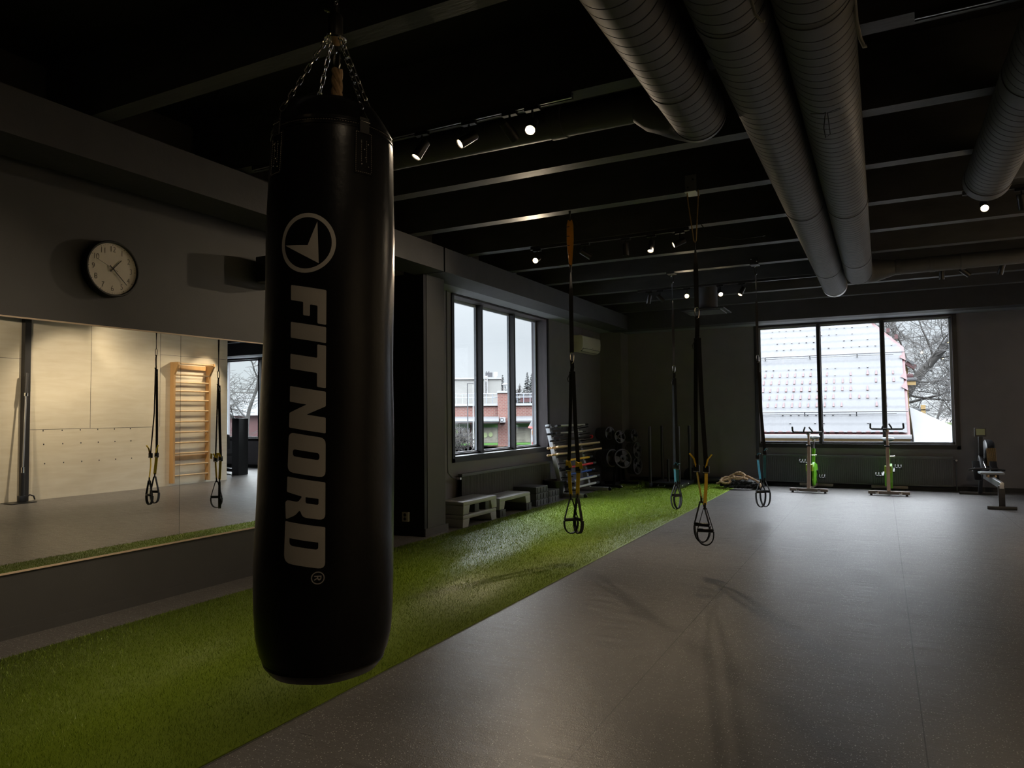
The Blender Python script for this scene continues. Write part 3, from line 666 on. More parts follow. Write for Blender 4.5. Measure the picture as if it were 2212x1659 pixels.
def bag_pt(th, z, off=0.0, r=None):
    cx, cy = bag_axis(z); r = bag_r(z) if r is None else r
    d = mnoise.noise(Vector((math.cos(th) * 1.6, math.sin(th) * 1.6, z * 2.6))) * 0.0055 * min(1, max(0, (2.2 - z) * 4))
    return (cx + (r + d + off) * math.cos(th), cy + (r + d + off) * math.sin(th), z)
for r, z in pr2:
    for k in range(n): V.append(bag_pt(2 * PI * k / n, z, 0, r))
for i in range(len(pr2) - 1):
    for k in range(n): l = (k + 1) % n; F.append((i * n + k, i * n + l, (i + 1) * n + l, (i + 1) * n + k))
F.append(tuple(range(n))[::-1]); F.append(tuple((len(pr2) - 1) * n + k for k in range(n)))
cover = MB().add(V, F).build('cover', 'vinyl', bagr, angle=60)
# stitched seams (two fine ridges at the shoulder, one at the bottom)
mb = MB()
for z, o_ in ((2.2475, 0.0015), (2.232, 0.001), (0.6705, 0.001)):
    mb.tube([bag_pt(2 * PI * k / 96, z, o_) for k in range(96)], 0.0011, 6, closed=True)
mb.build('seam_piping', 'vinyl', cover)
mb = MB()
for z in (2.2425, ):
    for k in range(150):
        a = 2 * PI * k / 150; mb.tube([bag_pt(a, z, 0.001), bag_pt(a + 0.022, z, 0.001)], 0.0007, 4)
mb.build('seam_stitching', 'stitch', cover)
# lettering: outlines in picture-like units (across, along), cut fine and laid on the cover
def on_bag(mesh_polys, name, mname, parent, off=0.0012, label=None):
    """mesh_polys: list of loops (outer, holes) in (b, a); b = 0..1 across the letter height, a = along the bag"""
    cu = bpy.data.curves.new('tmp', 'CURVE'); cu.dimensions = '2D'; cu.fill_mode = 'BOTH'; cu.resolution_u = 1
    for loop in mesh_polys:
        sp = cu.splines.new('POLY'); sp.points.add(len(loop) - 1); sp.use_cyclic_u = True
        for p, (x, y) in zip(sp.points, loop): p.co = (x, y, 0, 1)
    ob = bpy.data.objects.new('tmp', cu); COL.objects.link(ob)
    bpy.context.view_layer.update()
    me = bpy.data.meshes.new_from_object(ob.evaluated_get(bpy.context.evaluated_depsgraph_get()))
    bpy.data.objects.remove(ob); bpy.data.curves.remove(cu)
    bm = bmesh.new(); bm.from_mesh(me)
    xs = [v.co.x for v in bm.verts]; ys = [v.co.y for v in bm.verts]
    st = 0.006
    for ax, lo, hi in ((0, min(xs), max(xs)), (1, min(ys), max(ys))):
        p = lo + st
        while p < hi:
            co = (p, 0, 0) if ax == 0 else (0, p, 0); no = (1, 0, 0) if ax == 0 else (0, 1, 0)
            bmesh.ops.bisect_plane(bm, geom=list(bm.verts) + list(bm.edges) + list(bm.faces), plane_co=co, plane_no=no, dist=1e-7); p += st
    org = Vector(parent['_org'])
    for v in bm.verts:
        s_, zz = v.co.x, v.co.y; th = s_ / 0.2; v.co = Vector(bag_pt(th, zz, off)) - org
    bmesh.ops.recalc_face_normals(bm, faces=bm.faces)
    bm.to_mesh(me); bm.free(); me.name = name; me.materials.clear(); me.materials.append(M[mname])
    me.polygons.foreach_set('use_smooth', [True] * len(me.polygons))
    o = bpy.data.objects.new(name, me); COL.objects.link(o); o.parent = parent; o['_org'] = tuple(org)
    if label: o['label'] = label
    return o
def rounded(pts, r=5.0, k=4):
    """round the corners of a polygon (crop units); pts items may carry own radius"""
    out_ = []; N = len(pts)
    for i in range(N):
        p = Vector(pts[i][:2]); rr_ = pts[i][2] if len(pts[i]) > 2 else r
        a = Vector(pts[i - 1][:2]); c_ = Vector(pts[(i + 1) % N][:2])
        u, v = (a - p), (c_ - p); q = min(rr_, u.length * 0.49, v.length * 0.49)
        if q < 0.3: out_.append(tuple(p)); continue
        p0, p1 = p + u.normalized() * q, p + v.normalized() * q
        for j in range(k + 1):
            t2 = j / k; out_.append(tuple(p0 * (1 - t2) ** 2 + p * 2 * t2 * (1 - t2) + p1 * t2 ** 2))
    return out_
SK = 27.0
def to_arc(pts, skew=True):
    """(x in 50..206, a') -> arc length s, height z"""
    o_ = []
    for x, a in pts:
        b_ = (x - 50) / 156.0; a2 = a + (SK * b_ if skew else 0)
        z = 1.772 - (a2 - 345) * 0.0006587
        th = math.radians(-82.3 + 3.0 * (1.772 - z) / 0.78 + b_ * 30.6)
        o_.append((th * 0.2, z))
    return o_
# letters in crop units: x across (50 foot .. 206 top), a' along without slant
L_ = []
L_.append([[(50, 345), (206, 345), (206, 493), (170, 493), (170, 417), (138, 417), (138, 467), (108, 467), (108, 410), (50, 410)]])
L_.append([[(50, 503), (206, 503), (206, 571), (50, 571)]])
L_.append([[(50, 640), (170, 640), (170, 582), (206, 582), (206, 763), (170, 763), (170, 704), (50, 704)]])
L_.append([[(50, 778), (206, 778), (206, 840), (128, 888), (206, 888), (206, 955), (50, 955), (50, 893), (128, 845), (50, 845)]])
L_.append([[(50, 975, 26), (206, 975, 26), (206, 1143, 26), (50, 1143, 26)], [(72, 1043, 12), (182, 1043, 12), (182, 1073, 12), (72, 1073, 12)]])
L_.append([[(50, 1163), (206, 1163), (206, 1323, 26), (118, 1323, 30), (108, 1292, 14), (92, 1318, 16), (48, 1345, 8), (43, 1262, 20), (100, 1262, 10), (116, 1236, 6), (50, 1228)], [(130, 1236, 2), (180, 1236, 2), (180, 1262, 8), (130, 1262, 8)]])
L_.append([[(46, 1352), (206, 1352), (206, 1529, 28), (42, 1529, 34)], [(66, 1420, 2), (180, 1420, 2), (180, 1451, 12), (66, 1451, 18)]])
for nm, loops in zip('FITNORD', L_):
    on_bag([to_arc(rounded(lp)) for lp in loops], 'letter', 'print', cover)
# ring logo with arrow head
zc, thc = 1.8885, math.radians(-68.8)
def circ(r, n_=72): return [(thc * 0.2 + r * 1.0 * math.cos(2 * PI * k / n_), zc + r * math.sin(2 * PI * k / n_)) for k in range(n_)]
on_bag([circ(0.0845), circ(0.0725)], 'ring_logo', 'print', cover)
on_bag([[(thc * 0.2 + a, zc + b_) for a, b_ in ((-0.0700, -0.0035), (0.0030, -0.0065), (0.0300, 0.0600), (0.0370, -0.0585))]], 'arrow_logo', 'print', cover)
sR, zR = math.radians(-53.9) * 0.2, 0.9505
def cR(r): return [(sR + r * math.cos(2 * PI * k / 40), zR + r * math.sin(2 * PI * k / 40)) for k in range(40)]
on_bag([cR(0.0178), cR(0.0150)], 'registered_mark', 'print', cover)
# small R, rotated like the lettering: (across, along)
Rr = [[(-9, -6), (9, -6), (9, 3, 4), (4, 7, 3), (0, 5, 2), (-1, 2), (-9, 7), (-9, 3.6), (-2, -0.5), (-2, -3.2), (-9, -3.2)], [(1, -3), (6.4, -3), (6.4, 2, 2), (1, 2, 2)]]
on_bag([[(sR + x * 0.00105, zR - y * 0.00105) for x, y in rounded(lp, 0.2, 3)] for lp in Rr], 'registered_mark', 'print', cover)
# strap patches, D-rings, chains
SW = Vector((-1.463, 1.679, 2.565))
for i, deg in enumerate((-21, -106, 69, 159)):
    a = math.radians(deg)
    def bp_(da, z, off=0.0): return Vector(bag_pt(a + da, z, off))
    # stitched patch
    mb = MB(); W_, pts = 0.028 / 0.19, []
    nn_ = 6; Vv = []
    for j in range(nn_ + 1):
        z = 2.222 - 0.125 * j / nn_
        for da in (-W_, -W_ * .5, 0, W_ * .5, W_): Vv.append(tuple(bp_(da, z, 0.004)))
    Ff = [(r_ * 5 + c_, r_ * 5 + c_ + 1, r_ * 5 + c_ + 6, r_ * 5 + c_ + 5) for r_ in range(nn_) for c_ in range(4)]
    k0 = len(Vv); inner = []
    for j in range(nn_ + 1):
        z = 2.222 - 0.125 * j / nn_
        for da in (-W_, -W_ * .5, 0, W_ * .5, W_): Vv.append(tuple(bp_(da, z, -0.002)))
    ring = [0, 1, 2, 3, 4] + [5 * r_ + 4 for r_ in range(1, nn_ + 1)] + [5 * nn_ + c_ for c_ in (3, 2, 1, 0)] + [5 * r_ for r_ in range(nn_ - 1, 0, -1)]
    for q in range(len(ring)): g0, g1 = ring[q], ring[(q + 1) % len(ring)]; Ff.append((g0, g1, g1 + k0, g0 + k0))
    patch = MB().add(Vv, Ff).build('strap_patch', 'vinyl', bagr, angle=50)
    mb = MB()
    def dash(p, q, s_=0.006):
        p, q = Vector(p), Vector(q); n_ = max(1, int((q - p).length / s_)); d_ = (q - p) / n_
        for k in range(n_): mb.tube([tuple(p + d_ * k), tuple(p + d_ * (k + 0.6))], 0.0006, 4)
    for da in (-W_ * .9, W_ * .9): dash(bp_(da, 2.217, 0.0048), bp_(da, 2.103, 0.0048))
    for da in (-W_ * .3, W_ * .3): dash(bp_(da, 2.195, 0.0048), bp_(da, 2.13, 0.0048))
    for z in (2.217, 2.102): dash(bp_(-W_ * .9, z, 0.0048), bp_(0, z, 0.0052)); dash(bp_(0, z, 0.0052), bp_(W_ * .9, z, 0.0048))
    mb.build('patch_stitching', 'stitch', patch)
    # tab webbing and rivets
    mb = MB(); mb.ribbon([tuple(bp_(0, 2.215, 0.006)), tuple(bp_(0, 2.245, 0.007)), tuple(bp_(0, 2.26, 0.010))], 0.03, 0.004, side=tuple(bp_(0.1, 2.2) - bp_(-0.1, 2.2)))
    mb.build('tab', 'web', bagr)
    mb = MB()
    for da, z in ((-W_ * .35, 2.19), (W_ * .45, 2.185), (0, 2.168), (0.02, 2.145), (-W_ * .3, 2.125), (W_ * .5, 2.12)): mb.sphere(tuple(bp_(da, z, 0.006)), 0.0022, 6)
    mb.build('rivet', 'chrome', patch)
    # triangular ring
    t0 = bp_(0, 2.288, 0.016); l0 = bp_(-0.085, 2.248, 0.010); r0 = bp_(0.085, 2.248, 0.010)
    mb = MB(); mb.tube([tuple(t0), tuple(l0), tuple(r0)], 0.0022, 8, closed=True); mb.build('triangle_ring', 'chrome', bagr)
    # chain
    top = SW + Vector((math.cos(a), math.sin(a), 0)) * 0.022; nlk = 12; mb = MB()
    for k in range(nlk):
        c0 = t0.lerp(top, (k + 0.02) / nlk); c1 = t0.lerp(top, (k + 1.22) / nlk if k < nlk - 1 else 1.0); ax_ = (c1 - c0).normalized(); c_ = (c0 + c1) / 2; hl = (c1 - c0).length / 2
        sd = ax_.cross(Vector((math.sin(k * 1.57 + deg), math.cos(k * 1.57 + deg), 0.3))).normalized()
        sd = (ax_.cross(Vector((0, 0, 1))).normalized() if k % 2 else ax_.cross(ax_.cross(Vector((0, 0, 1)))).normalized())
        ring_ = []
        for q in range(16):
            an = 2 * PI * q / 16; x_ = math.cos(an) * 0.0062; y_ = math.sin(an) * 0.0062 + (hl - 0.0062) * (1 if math.sin(an) >= 0 else -1)
            ring_.append(tuple(c_ + sd * x_ + ax_ * y_))
        mb.tube(ring_, 0.0019, 6, closed=True)
    mb.build('chain', 'chrome', bagr)
mb = MB(); mb.lathe([(0.030, 2.555), (0.034, 2.558), (0.034, 2.563), (0.028, 2.565)], (SW.x, SW.y, 0), 32); mb.build('chain_ring_plate', 'chrome', bagr)
mb = MB(); mb.lathe([(0.021, 2.564), (0.0225, 2.57), (0.0225, 2.628), (0.019, 2.636), (0.012, 2.638), (0.012, 2.66)], (SW.x, SW.y, 0), 28); mb.build('swivel', 'blackmetal', bagr)
mb = MB()
for k in range(26):
    z = 2.665 + 0.0265 * k; ring_ = []
    for q in range(14):
        an = 2 * PI * q / 14; x_ = math.cos(an) * 0.0085; y_ = math.sin(an) * 0.0085 + 0.0085 * (1 if math.sin(an) >= 0 else -1)
        ring_.append((SW.x + (x_ if k % 2 else 0), SW.y + (0 if k % 2 else x_), z + y_))
    mb.tube(ring_, 0.0032, 6, closed=True)
mb.build('hanging_chain', 'blackmetal', bagr)
mb = MB(); mb.tube([(SW.x + 0.012 + 0.006 * math.cos(q * PI / 4), SW.y - 0.01, 2.668 + 0.007 * math.sin(q * PI / 4)) for q in range(8)], 0.0022, 6, closed=True)
mb.tube([(SW.x - 0.022, SW.y - 0.01, 2.648), (SW.x - 0.03, SW.y - 0.012, 2.656), (SW.x - 0.012, SW.y - 0.01, 2.645)], [0.004, 0.006, 0.003], 6)
mb.build('shackle', 'chrome', bagr)
MB().box(SW.x - 0.05, SW.x + 0.05, 1.644 - 0.004, 1.774 + 0.0, 3.342, 3.3548).build('ceiling_plate', 'blackmetal', bagr, smooth=False)
# climbing rope hanging behind the bag
rp_ = thing('climbing_rope', 'thick twisted natural rope hanging right behind the punching bag chains', 'rope', (-1.60, 1.95, 0.7))
rx, ry = -1.625, 1.873
mb = MB()
for s_ in range(3):
    mb.tube([(rx + 0.009 * math.cos(k * 0.55 + s_ * 2.094), ry + 0.009 * math.sin(k * 0.55 + s_ * 2.094), 2.585 - k * 0.011) for k in range(176)], 0.0115, 7)
mb.build('rope', 'rope', rp_)
mb = MB(); mb.tube([(rx + 0.013 * math.cos(q * PI / 6), ry, 2.618 + 0.035 * math.sin(q * PI / 6)) for q in range(12)], 0.004, 8, closed=True); mb.build('carabiner', 'chrome', rp_)
MB().tube([(rx, ry, 2.65), (rx, 1.84, 3.0), (rx, 1.772, 3.356)], 0.006, 8).build('hanger', 'blackmetal', rp_)

# ------------------------------------------------------------------ suspension trainers
def carab(c, h=0.085, w_=0.03, r=0.004, m_='chrome', parent=None, name='carabiner'):
    mb = MB(); pts = []
    for q in range(20):
        an = 2 * PI * q / 20; wv = w_ * (0.82 + 0.18 * math.sin(an))
        pts.append((c[0] + wv * 0.62 * math.copysign(abs(math.cos(an)) ** 0.6, math.cos(an)), c[1], c[2] + h / 2 * math.copysign(abs(math.sin(an)) ** 0.8, math.sin(an))))
    mb.tube(pts, r, 8, closed=True); return mb.build(name, m_, parent)
def handle(t_, x, y, ztri, zgrip, zbot, span, rot, mweb='web', grip='plastic'):
    """triangle webbing, foam grip and foot loop; rot = horizontal direction of the grip"""
    c, s_ = math.cos(rot), math.sin(rot)
    def P(u, v, z): return (x + u * c - v * s_, y + u * s_ + v * c, z)
    side = (-s_, c, 0)
    h_ = MB().ribbon([P(-span / 2, 0, zgrip), P(-0.012, 0, ztri), P(0.012, 0, ztri), P(span / 2, 0, zgrip)], 0.026, 0.005, side=side).build('handle_webbing', mweb, t_)
    MB().tube([P(-span / 2, 0, zgrip), P(-span / 2 + 0.01, 0, zgrip), P(span / 2 - 0.01, 0, zgrip), P(span / 2, 0, zgrip)], [0.013, 0.0165, 0.0165, 0.013], 14).build('grip', grip, h_)
    pts = []
    for k in range(17):
        a = PI * k / 16; pts.append(P(-span / 2 * math.cos(a) * (1.0 + 0.12 * math.sin(a)), 0.004, zgrip - 0.01 - (zgrip - zbot) * math.sin(a) ** 0.9))
    MB().ribbon(pts, 0.032, 0.009, side=side).build('foot_loop', mweb, h_)
    MB().cyl(P(0, 0, ztri - 0.012), P(0, 0, ztri + 0.045), 0.010, n=10).build('sleeve', 'plastic', h_)
    return h_
def trainer(label, x, y, zt, top, zcar, zloop, zbuck, zsl, handles, colr, tabs, spread=0.028, rot0=0.35):
    """top: 'sling' | 'cord' | 'strap'"""
    t_ = thing('suspension_trainer', label, 'suspension trainer', (x, y, zt), 'suspension trainers hanging from the joists')
    if top == 'sling':
        MB().tube([(x, y, zt), (x, y, zt - 0.10)], [0.012, 0.008], 10).build('anchor_bolt', 'darkmetal', t_)
        mb = MB(); z0, z1 = zt - 0.09, zt - 0.545
        for sx_ in (-1, 1):
            mb.ribbon([(x + sx_ * 0.006, y, z0), (x + sx_ * 0.016, y, z0 - 0.05), (x + sx_ * 0.018, y, z0 - 0.2), (x + sx_ * 0.012, y, (z0 + z1) / 2 - 0.08), (x + sx_ * 0.007, y, z1)], [0.030, 0.034, 0.034, 0.026, 0.014], 0.003, side=(0.9, 0.4, 0))
        mb.build('sling', 'orange', t_)
        for q in range(5):
            z = z0 - 0.07 - q * 0.09; MB().box(x - 0.032 + q * 0.004, x + 0.0, y - 0.018, y - 0.012, z, z + 0.006).build('stitch_bar', 'ink', t_)
        ztop = z1 + 0.01; MB().cyl((x, y, z1 + 0.02), (x, y, z1 - 0.05), 0.011, n=10).build('ring', 'darkmetal', t_)
    elif top == 'cord':
        MB().box(x - 0.078, x + 0.022, 6.295, 6.307, 3.345, 3.50).box(x - 0.078, x + 0.022, 6.26, 6.43, 3.342, 3.352).build('joist_bracket', 'galv', t_, smooth=False, bevel=0.003)
        mb = MB()
        for bx_, bz_ in ((0.0, 3.455), (-0.045, 3.39)): mb.cyl((x - 0.008 + bx_, 6.296, bz_), (x - 0.008 + bx_, 6.286, bz_), 0.008, n=8)
        mb.build('bolt', 'darkmetal', t_)
        mb = MB(); ztop = zt - 0.43
        mb.tube([(x - 0.062, y, 3.342), (x - 0.055, y, 3.25), (x - 0.012, y, ztop)], 0.0055, 8); mb.tube([(x + 0.035, y, 3.36), (x + 0.035, y, 3.30), (x + 0.008, y, ztop)], 0.0055, 8)
        mb.tube([(x - 0.012, y, ztop), (x, y, ztop - 0.02), (x + 0.008, y, ztop)], 0.0055, 8)
        mb.build('cord_loop', 'cord', t_)
    else:
        MB().box(x - 0.06, x + 0.05, y - 0.085, y - 0.078, 3.35, 3.43).box(x - 0.06, x + 0.05, y - 0.085, y + 0.06, 3.338, 3.348).build('joist_bracket', 'darkmetal', t_, smooth=False)
        mb = MB()
        for bx_, bz_ in ((-0.04, 3.41), (0.03, 3.375)): mb.sphere((x + bx_, y - 0.088, bz_), 0.008, 6)
        mb.build('bolt', 'chrome', t_)
        carab((x, y, zt - 0.075), 0.11, 0.035, 0.005, 'chrome', t_); ztop = zt - 0.12
    # hanging strap with a half twist
    N = 26; pts, sd = [], []
    for k in range(N):
        u = k / (N - 1); pts.append((x, y, ztop + (zcar + 0.05 - ztop) * u)); a = rot0 + 1.5 * (1 - min(1, u * 2.4)) + 0.15 * math.sin(u * 9)
        sd.append((math.cos(a), math.sin(a), 0))
    MB().ribbon(pts, 0.040, 0.003, sides=sd).build('anchor_strap', 'web', t_)
    carab((x, y, zcar), 0.10, 0.036, 0.0045, 'chrome', t_)
    MB().ribbon([(x, y, zcar - 0.03), (x + 0.004, y, zcar - 0.09), (x - 0.002, y, zloop)], 0.036, 0.006, side=(1, 0.3, 0)).build('equalizer_loop', 'web', t_)
    mb = MB(); mb.ribbon([(x + 0.02, y, zloop + 0.02), (x - 0.02, y - 0.01, zloop - 0.02), (x - 0.042, y - 0.012, zloop - 0.07), (x - 0.035, y - 0.01, zloop - 0.095), (x - 0.01, y - 0.006, zloop - 0.08)], 0.02, 0.003, side=(0, 1, 0.2))
    mb.build('loose_strap_end', 'web', t_)
    for i, sx_ in enumerate((-1, 1)):
        zb = zbuck[i]; zt_, zg, zbt = handles[i][:3]; hx, hy, hr = handles[i][3:6]
        xb, yb = x + hx * 0.55 + sx_ * spread * 0.6, y + hy * 0.5
        MB().ribbon([(x + sx_ * 0.012, y, zloop), (x + sx_ * (0.012 + spread * 0.25), y, (zloop + zb) / 2), (xb, yb, zb + 0.03)], 0.037, 0.003, side=(1, 0.25 * sx_, 0)).build('main_strap', 'web', t_)
        b_ = MB().box(xb - 0.026, xb + 0.026, yb - 0.016, yb + 0.016, zb - 0.03, zb + 0.035).build('cam_buckle', 'plastic', t_, bevel=0.008)
        mb = MB(); mb.tube([(xb - 0.024, yb - 0.017, zb - 0.02), (xb + 0.024, yb - 0.017, zb - 0.02)], 0.004, 6); mb.build('buckle_pin', 'chrome', b_)
        xh, yh = x + hx, y + hy
        MB().ribbon([(xb, yb, zb), (xb * 0.6 + xh * 0.4, yb, (zb + zt_) / 2 + 0.03), (xh, yh, zt_ + 0.03)], 0.036, 0.004, side=(1, tabs[1] * sx_, 0)).build('adjustment_strap', colr if i == 0 else (tabs[2] or colr), t_)
        if tabs[0] == 'splay':
            MB().ribbon([(xb, yb - 0.01, zb + 0.02), (xb + sx_ * 0.018, yb - 0.015, zb + 0.09), (xb + sx_ * 0.055, yb - 0.02, zb + 0.135)], 0.026, 0.004, side=(0.3, 1, 0)).build('pull_tab', colr, t_)
        elif tabs[0] == 'fold':
            MB().ribbon([(xb - 0.008, yb - 0.012, zb + 0.02), (xb, yb - 0.03, zb + 0.075), (xb + 0.012 + 0.02 * (sx_ > 0), yb - 0.035, zb + 0.07), (xb + 0.03 + 0.012 * (sx_ > 0), yb - 0.03, zb + 0.01)], 0.034, 0.004, side=(1, 0, 0.15)).build('pull_tab', colr, t_)
        else:
            MB().ribbon([(xb, yb - 0.01, zb + 0.03), (xb + 0.015, yb - 0.02, zb + 0.06), (xb + 0.04, yb - 0.01, zb + 0.05)], 0.024, 0.004, side=(0.2, 1, 0)).build('pull_tab', colr, t_)
        handle(t_, xh, yh, zt_, zg, zbt, 0.135, hr)
    return t_
trainer('black and yellow suspension strap hanging from an amber sling', -2.600, 6.30, 3.341, 'sling', 1.93, 1.80, (0.885, 0.875), 0, ((0.60, 0.405, 0.285, -0.030, 0, 0.75), (0.605, 0.41, 0.288, 0.034, 0.01, -0.62)), 'yellow', ('fold', 0.2, None), 0.05)
trainer('black and yellow suspension strap hanging from a tan cord V on a steel bracket', -1.415, 6.30, 3.342, 'cord', 2.27, 2.05, (0.91, 0.905), 0, ((0.63, 0.43, 0.29, 0.005, 0.0, -0.15), (0.58, 0.39, 0.275, 0.045, -0.05, 0.1)), 'yellow', ('splay', 1.5, None), 0.055)
trainer('black suspension strap with teal straps hanging over the turf, nearer the sled', -2.560, 9.915, 3.342, 'strap', 2.01, 1.88, (0.65, 0.64), 0, ((0.40, 0.262, 0.075, -0.01, 0.0, 0.7), (0.41, 0.25, 0.085, 0.015, 0.02, 1.0)), 'teal', ('short', 0.5, None), 0.02, 0.9)
trainer('black suspension strap with light blue straps in front of the right window', -1.432, 9.875, 3.342, 'strap', 2.10, 1.92, (0.80, 0.86), 0, ((0.48, 0.352, 0.165, -0.005, 0.0, 0.65), (0.49, 0.36, 0.17, 0.045, 0.02, -0.3)), 'blue', ('short', 0.7, 'teal'), 0.05, 0.8)

# ------------------------------------------------------------------ wall clock
ck = thing('wall_clock', 'round black wall clock with cream face above the mirror', 'clock', (XL, 3.278, 2.488), None)
cy, cz, R0 = 3.278, 2.488, 0.205
MB().lathe([(R0 - 0.012, 0.0), (R0, 0.004), (R0, 0.062), (R0 - 0.006, 0.070), (R0 - 0.014, 0.070), (R0 - 0.018, 0.066), (R0 - 0.018, 0.050), (0.001, 0.050)], (XL, cy, cz), 72, 'x').build('case', 'plastic', ck)
MB().lathe([(0.0001, 0.0505), (R0 - 0.018, 0.0505), (R0 - 0.018, 0.0525), (0.0001, 0.0525)], (XL, cy, cz), 72, 'x').build('dial', 'clockface', ck)
XF = XL + 0.0535
def cpt(r, deg, x=XF): a = math.radians(deg); return (x, cy + r * math.sin(a), cz + r * math.cos(a))
mb = MB()
for k in range(60):
    if k % 5: mb.cyl(cpt(0.176, k * 6, XF - 0.001), cpt(0.176, k * 6, XF + 0.0003), 0.0013, n=8)
    else: mb.cyl(cpt(0.176, k * 6, XF - 0.001), cpt(0.176, k * 6, XF + 0.0005), 0.0028, n=10)
mb.build('minute_dots', 'ink', ck)
def text_part(s_, size, loc, parent, mname, name='numeral'):
    cu = bpy.data.curves.new('t', 'FONT'); cu.body = s_; cu.size = size; cu.align_x = 'CENTER'; cu.align_y = 'CENTER'; cu.extrude = 0.0004; cu.offset = -0.0012
    ob = bpy.data.objects.new('t', cu); COL.objects.link(ob); bpy.context.view_layer.update()
    me = bpy.data.meshes.new_from_object(ob.evaluated_get(bpy.context.evaluated_depsgraph_get())); bpy.data.objects.remove(ob); bpy.data.curves.remove(cu)
    org = Vector(parent['_org'])
    for v in me.vertices: v.co = Vector((loc[0] + v.co.z, loc[1] + v.co.x * 0.82, loc[2] + v.co.y)) - org
    me.materials.clear(); me.materials.append(M[mname]); o = bpy.data.objects.new(name, me); COL.objects.link(o); o.parent = parent; return o
for k in range(1, 13): text_part(str(k), 0.060, cpt(0.143, k * 30), ck, 'ink')
def hand(deg, l0, l1, w0, w1, x, name):
    a = math.radians(deg); d = Vector((0, math.sin(a), math.cos(a))); p = Vector((0, math.cos(a), -math.sin(a))); c_ = Vector((x, cy, cz)); V = []
    for t2 in (0, 0.0015):
        for l, w_ in ((-l0, w0), (l1, w1)): V += [c_ + d * l - p * w_ + Vector((t2, 0, 0)), c_ + d * l + p * w_ + Vector((t2, 0, 0))]
    MB().add(V, [(0, 1, 3, 2), (4, 6, 7, 5), (0, 4, 5, 1), (1, 5, 7, 3), (3, 7, 6, 2), (2, 6, 4, 0)]).build(name, 'ink', ck, smooth=False)
hand(42, 0.027, 0.098, 0.0040, 0.0022, XF + 0.003, 'hour_hand'); hand(134, 0.032, 0.150, 0.0034, 0.0018, XF + 0.006, 'minute_hand'); hand(294, 0.040, 0.135, 0.0009, 0.0007, XF + 0.009, 'second_hand')
MB().cyl((XF, cy, cz), (XF + 0.011, cy, cz), 0.005, n=14).build('hub', 'chrome', ck)

# black box loudspeaker on the wall, half behind the bag
t_ = thing('wall_speaker', 'black box fixed high on the wall between clock and punching bag', 'speaker', (XL, 4.75, 2.70))
MB().box(XL + 0.07, XL + 0.28, 4.60, 4.95, 2.60, 2.83).build('cabinet', 'plastic', t_, bevel=0.012)
MB().box(XL, XL + 0.08, 4.72, 4.84, 2.68, 2.76).build('wall_bracket', 'blackmetal', t_)
MB().box(XL + 0.28, XL + 0.285, 4.615, 4.935, 2.615, 2.815).build('grille', 'web', t_)

# socket in the recess
t_ = thing('wall_socket', 'pale double wall socket in the dark recess beside the pillar', 'socket', (-4.973, 6.94, 0.22))
MB().box(-5.015, -4.930, 6.90, 6.94, 0.165, 0.275).build('housing', 'white', t_, bevel=0.004)
mb = MB()
for z in (0.243, 0.197): mb.lathe([(0.0205, -0.001), (0.0205, 0.002)], (-4.973, 6.8985, z), 20, 'y')
mb.build('outlet_ring', 'housecream', t_)
mb = MB()
for z in (0.243, 0.197): mb.lathe([(0.0165, -0.0015), (0.0165, 0.002)], (-4.973, 6.8983, z), 20, 'y')
mb.build('outlet', 'ink', t_)

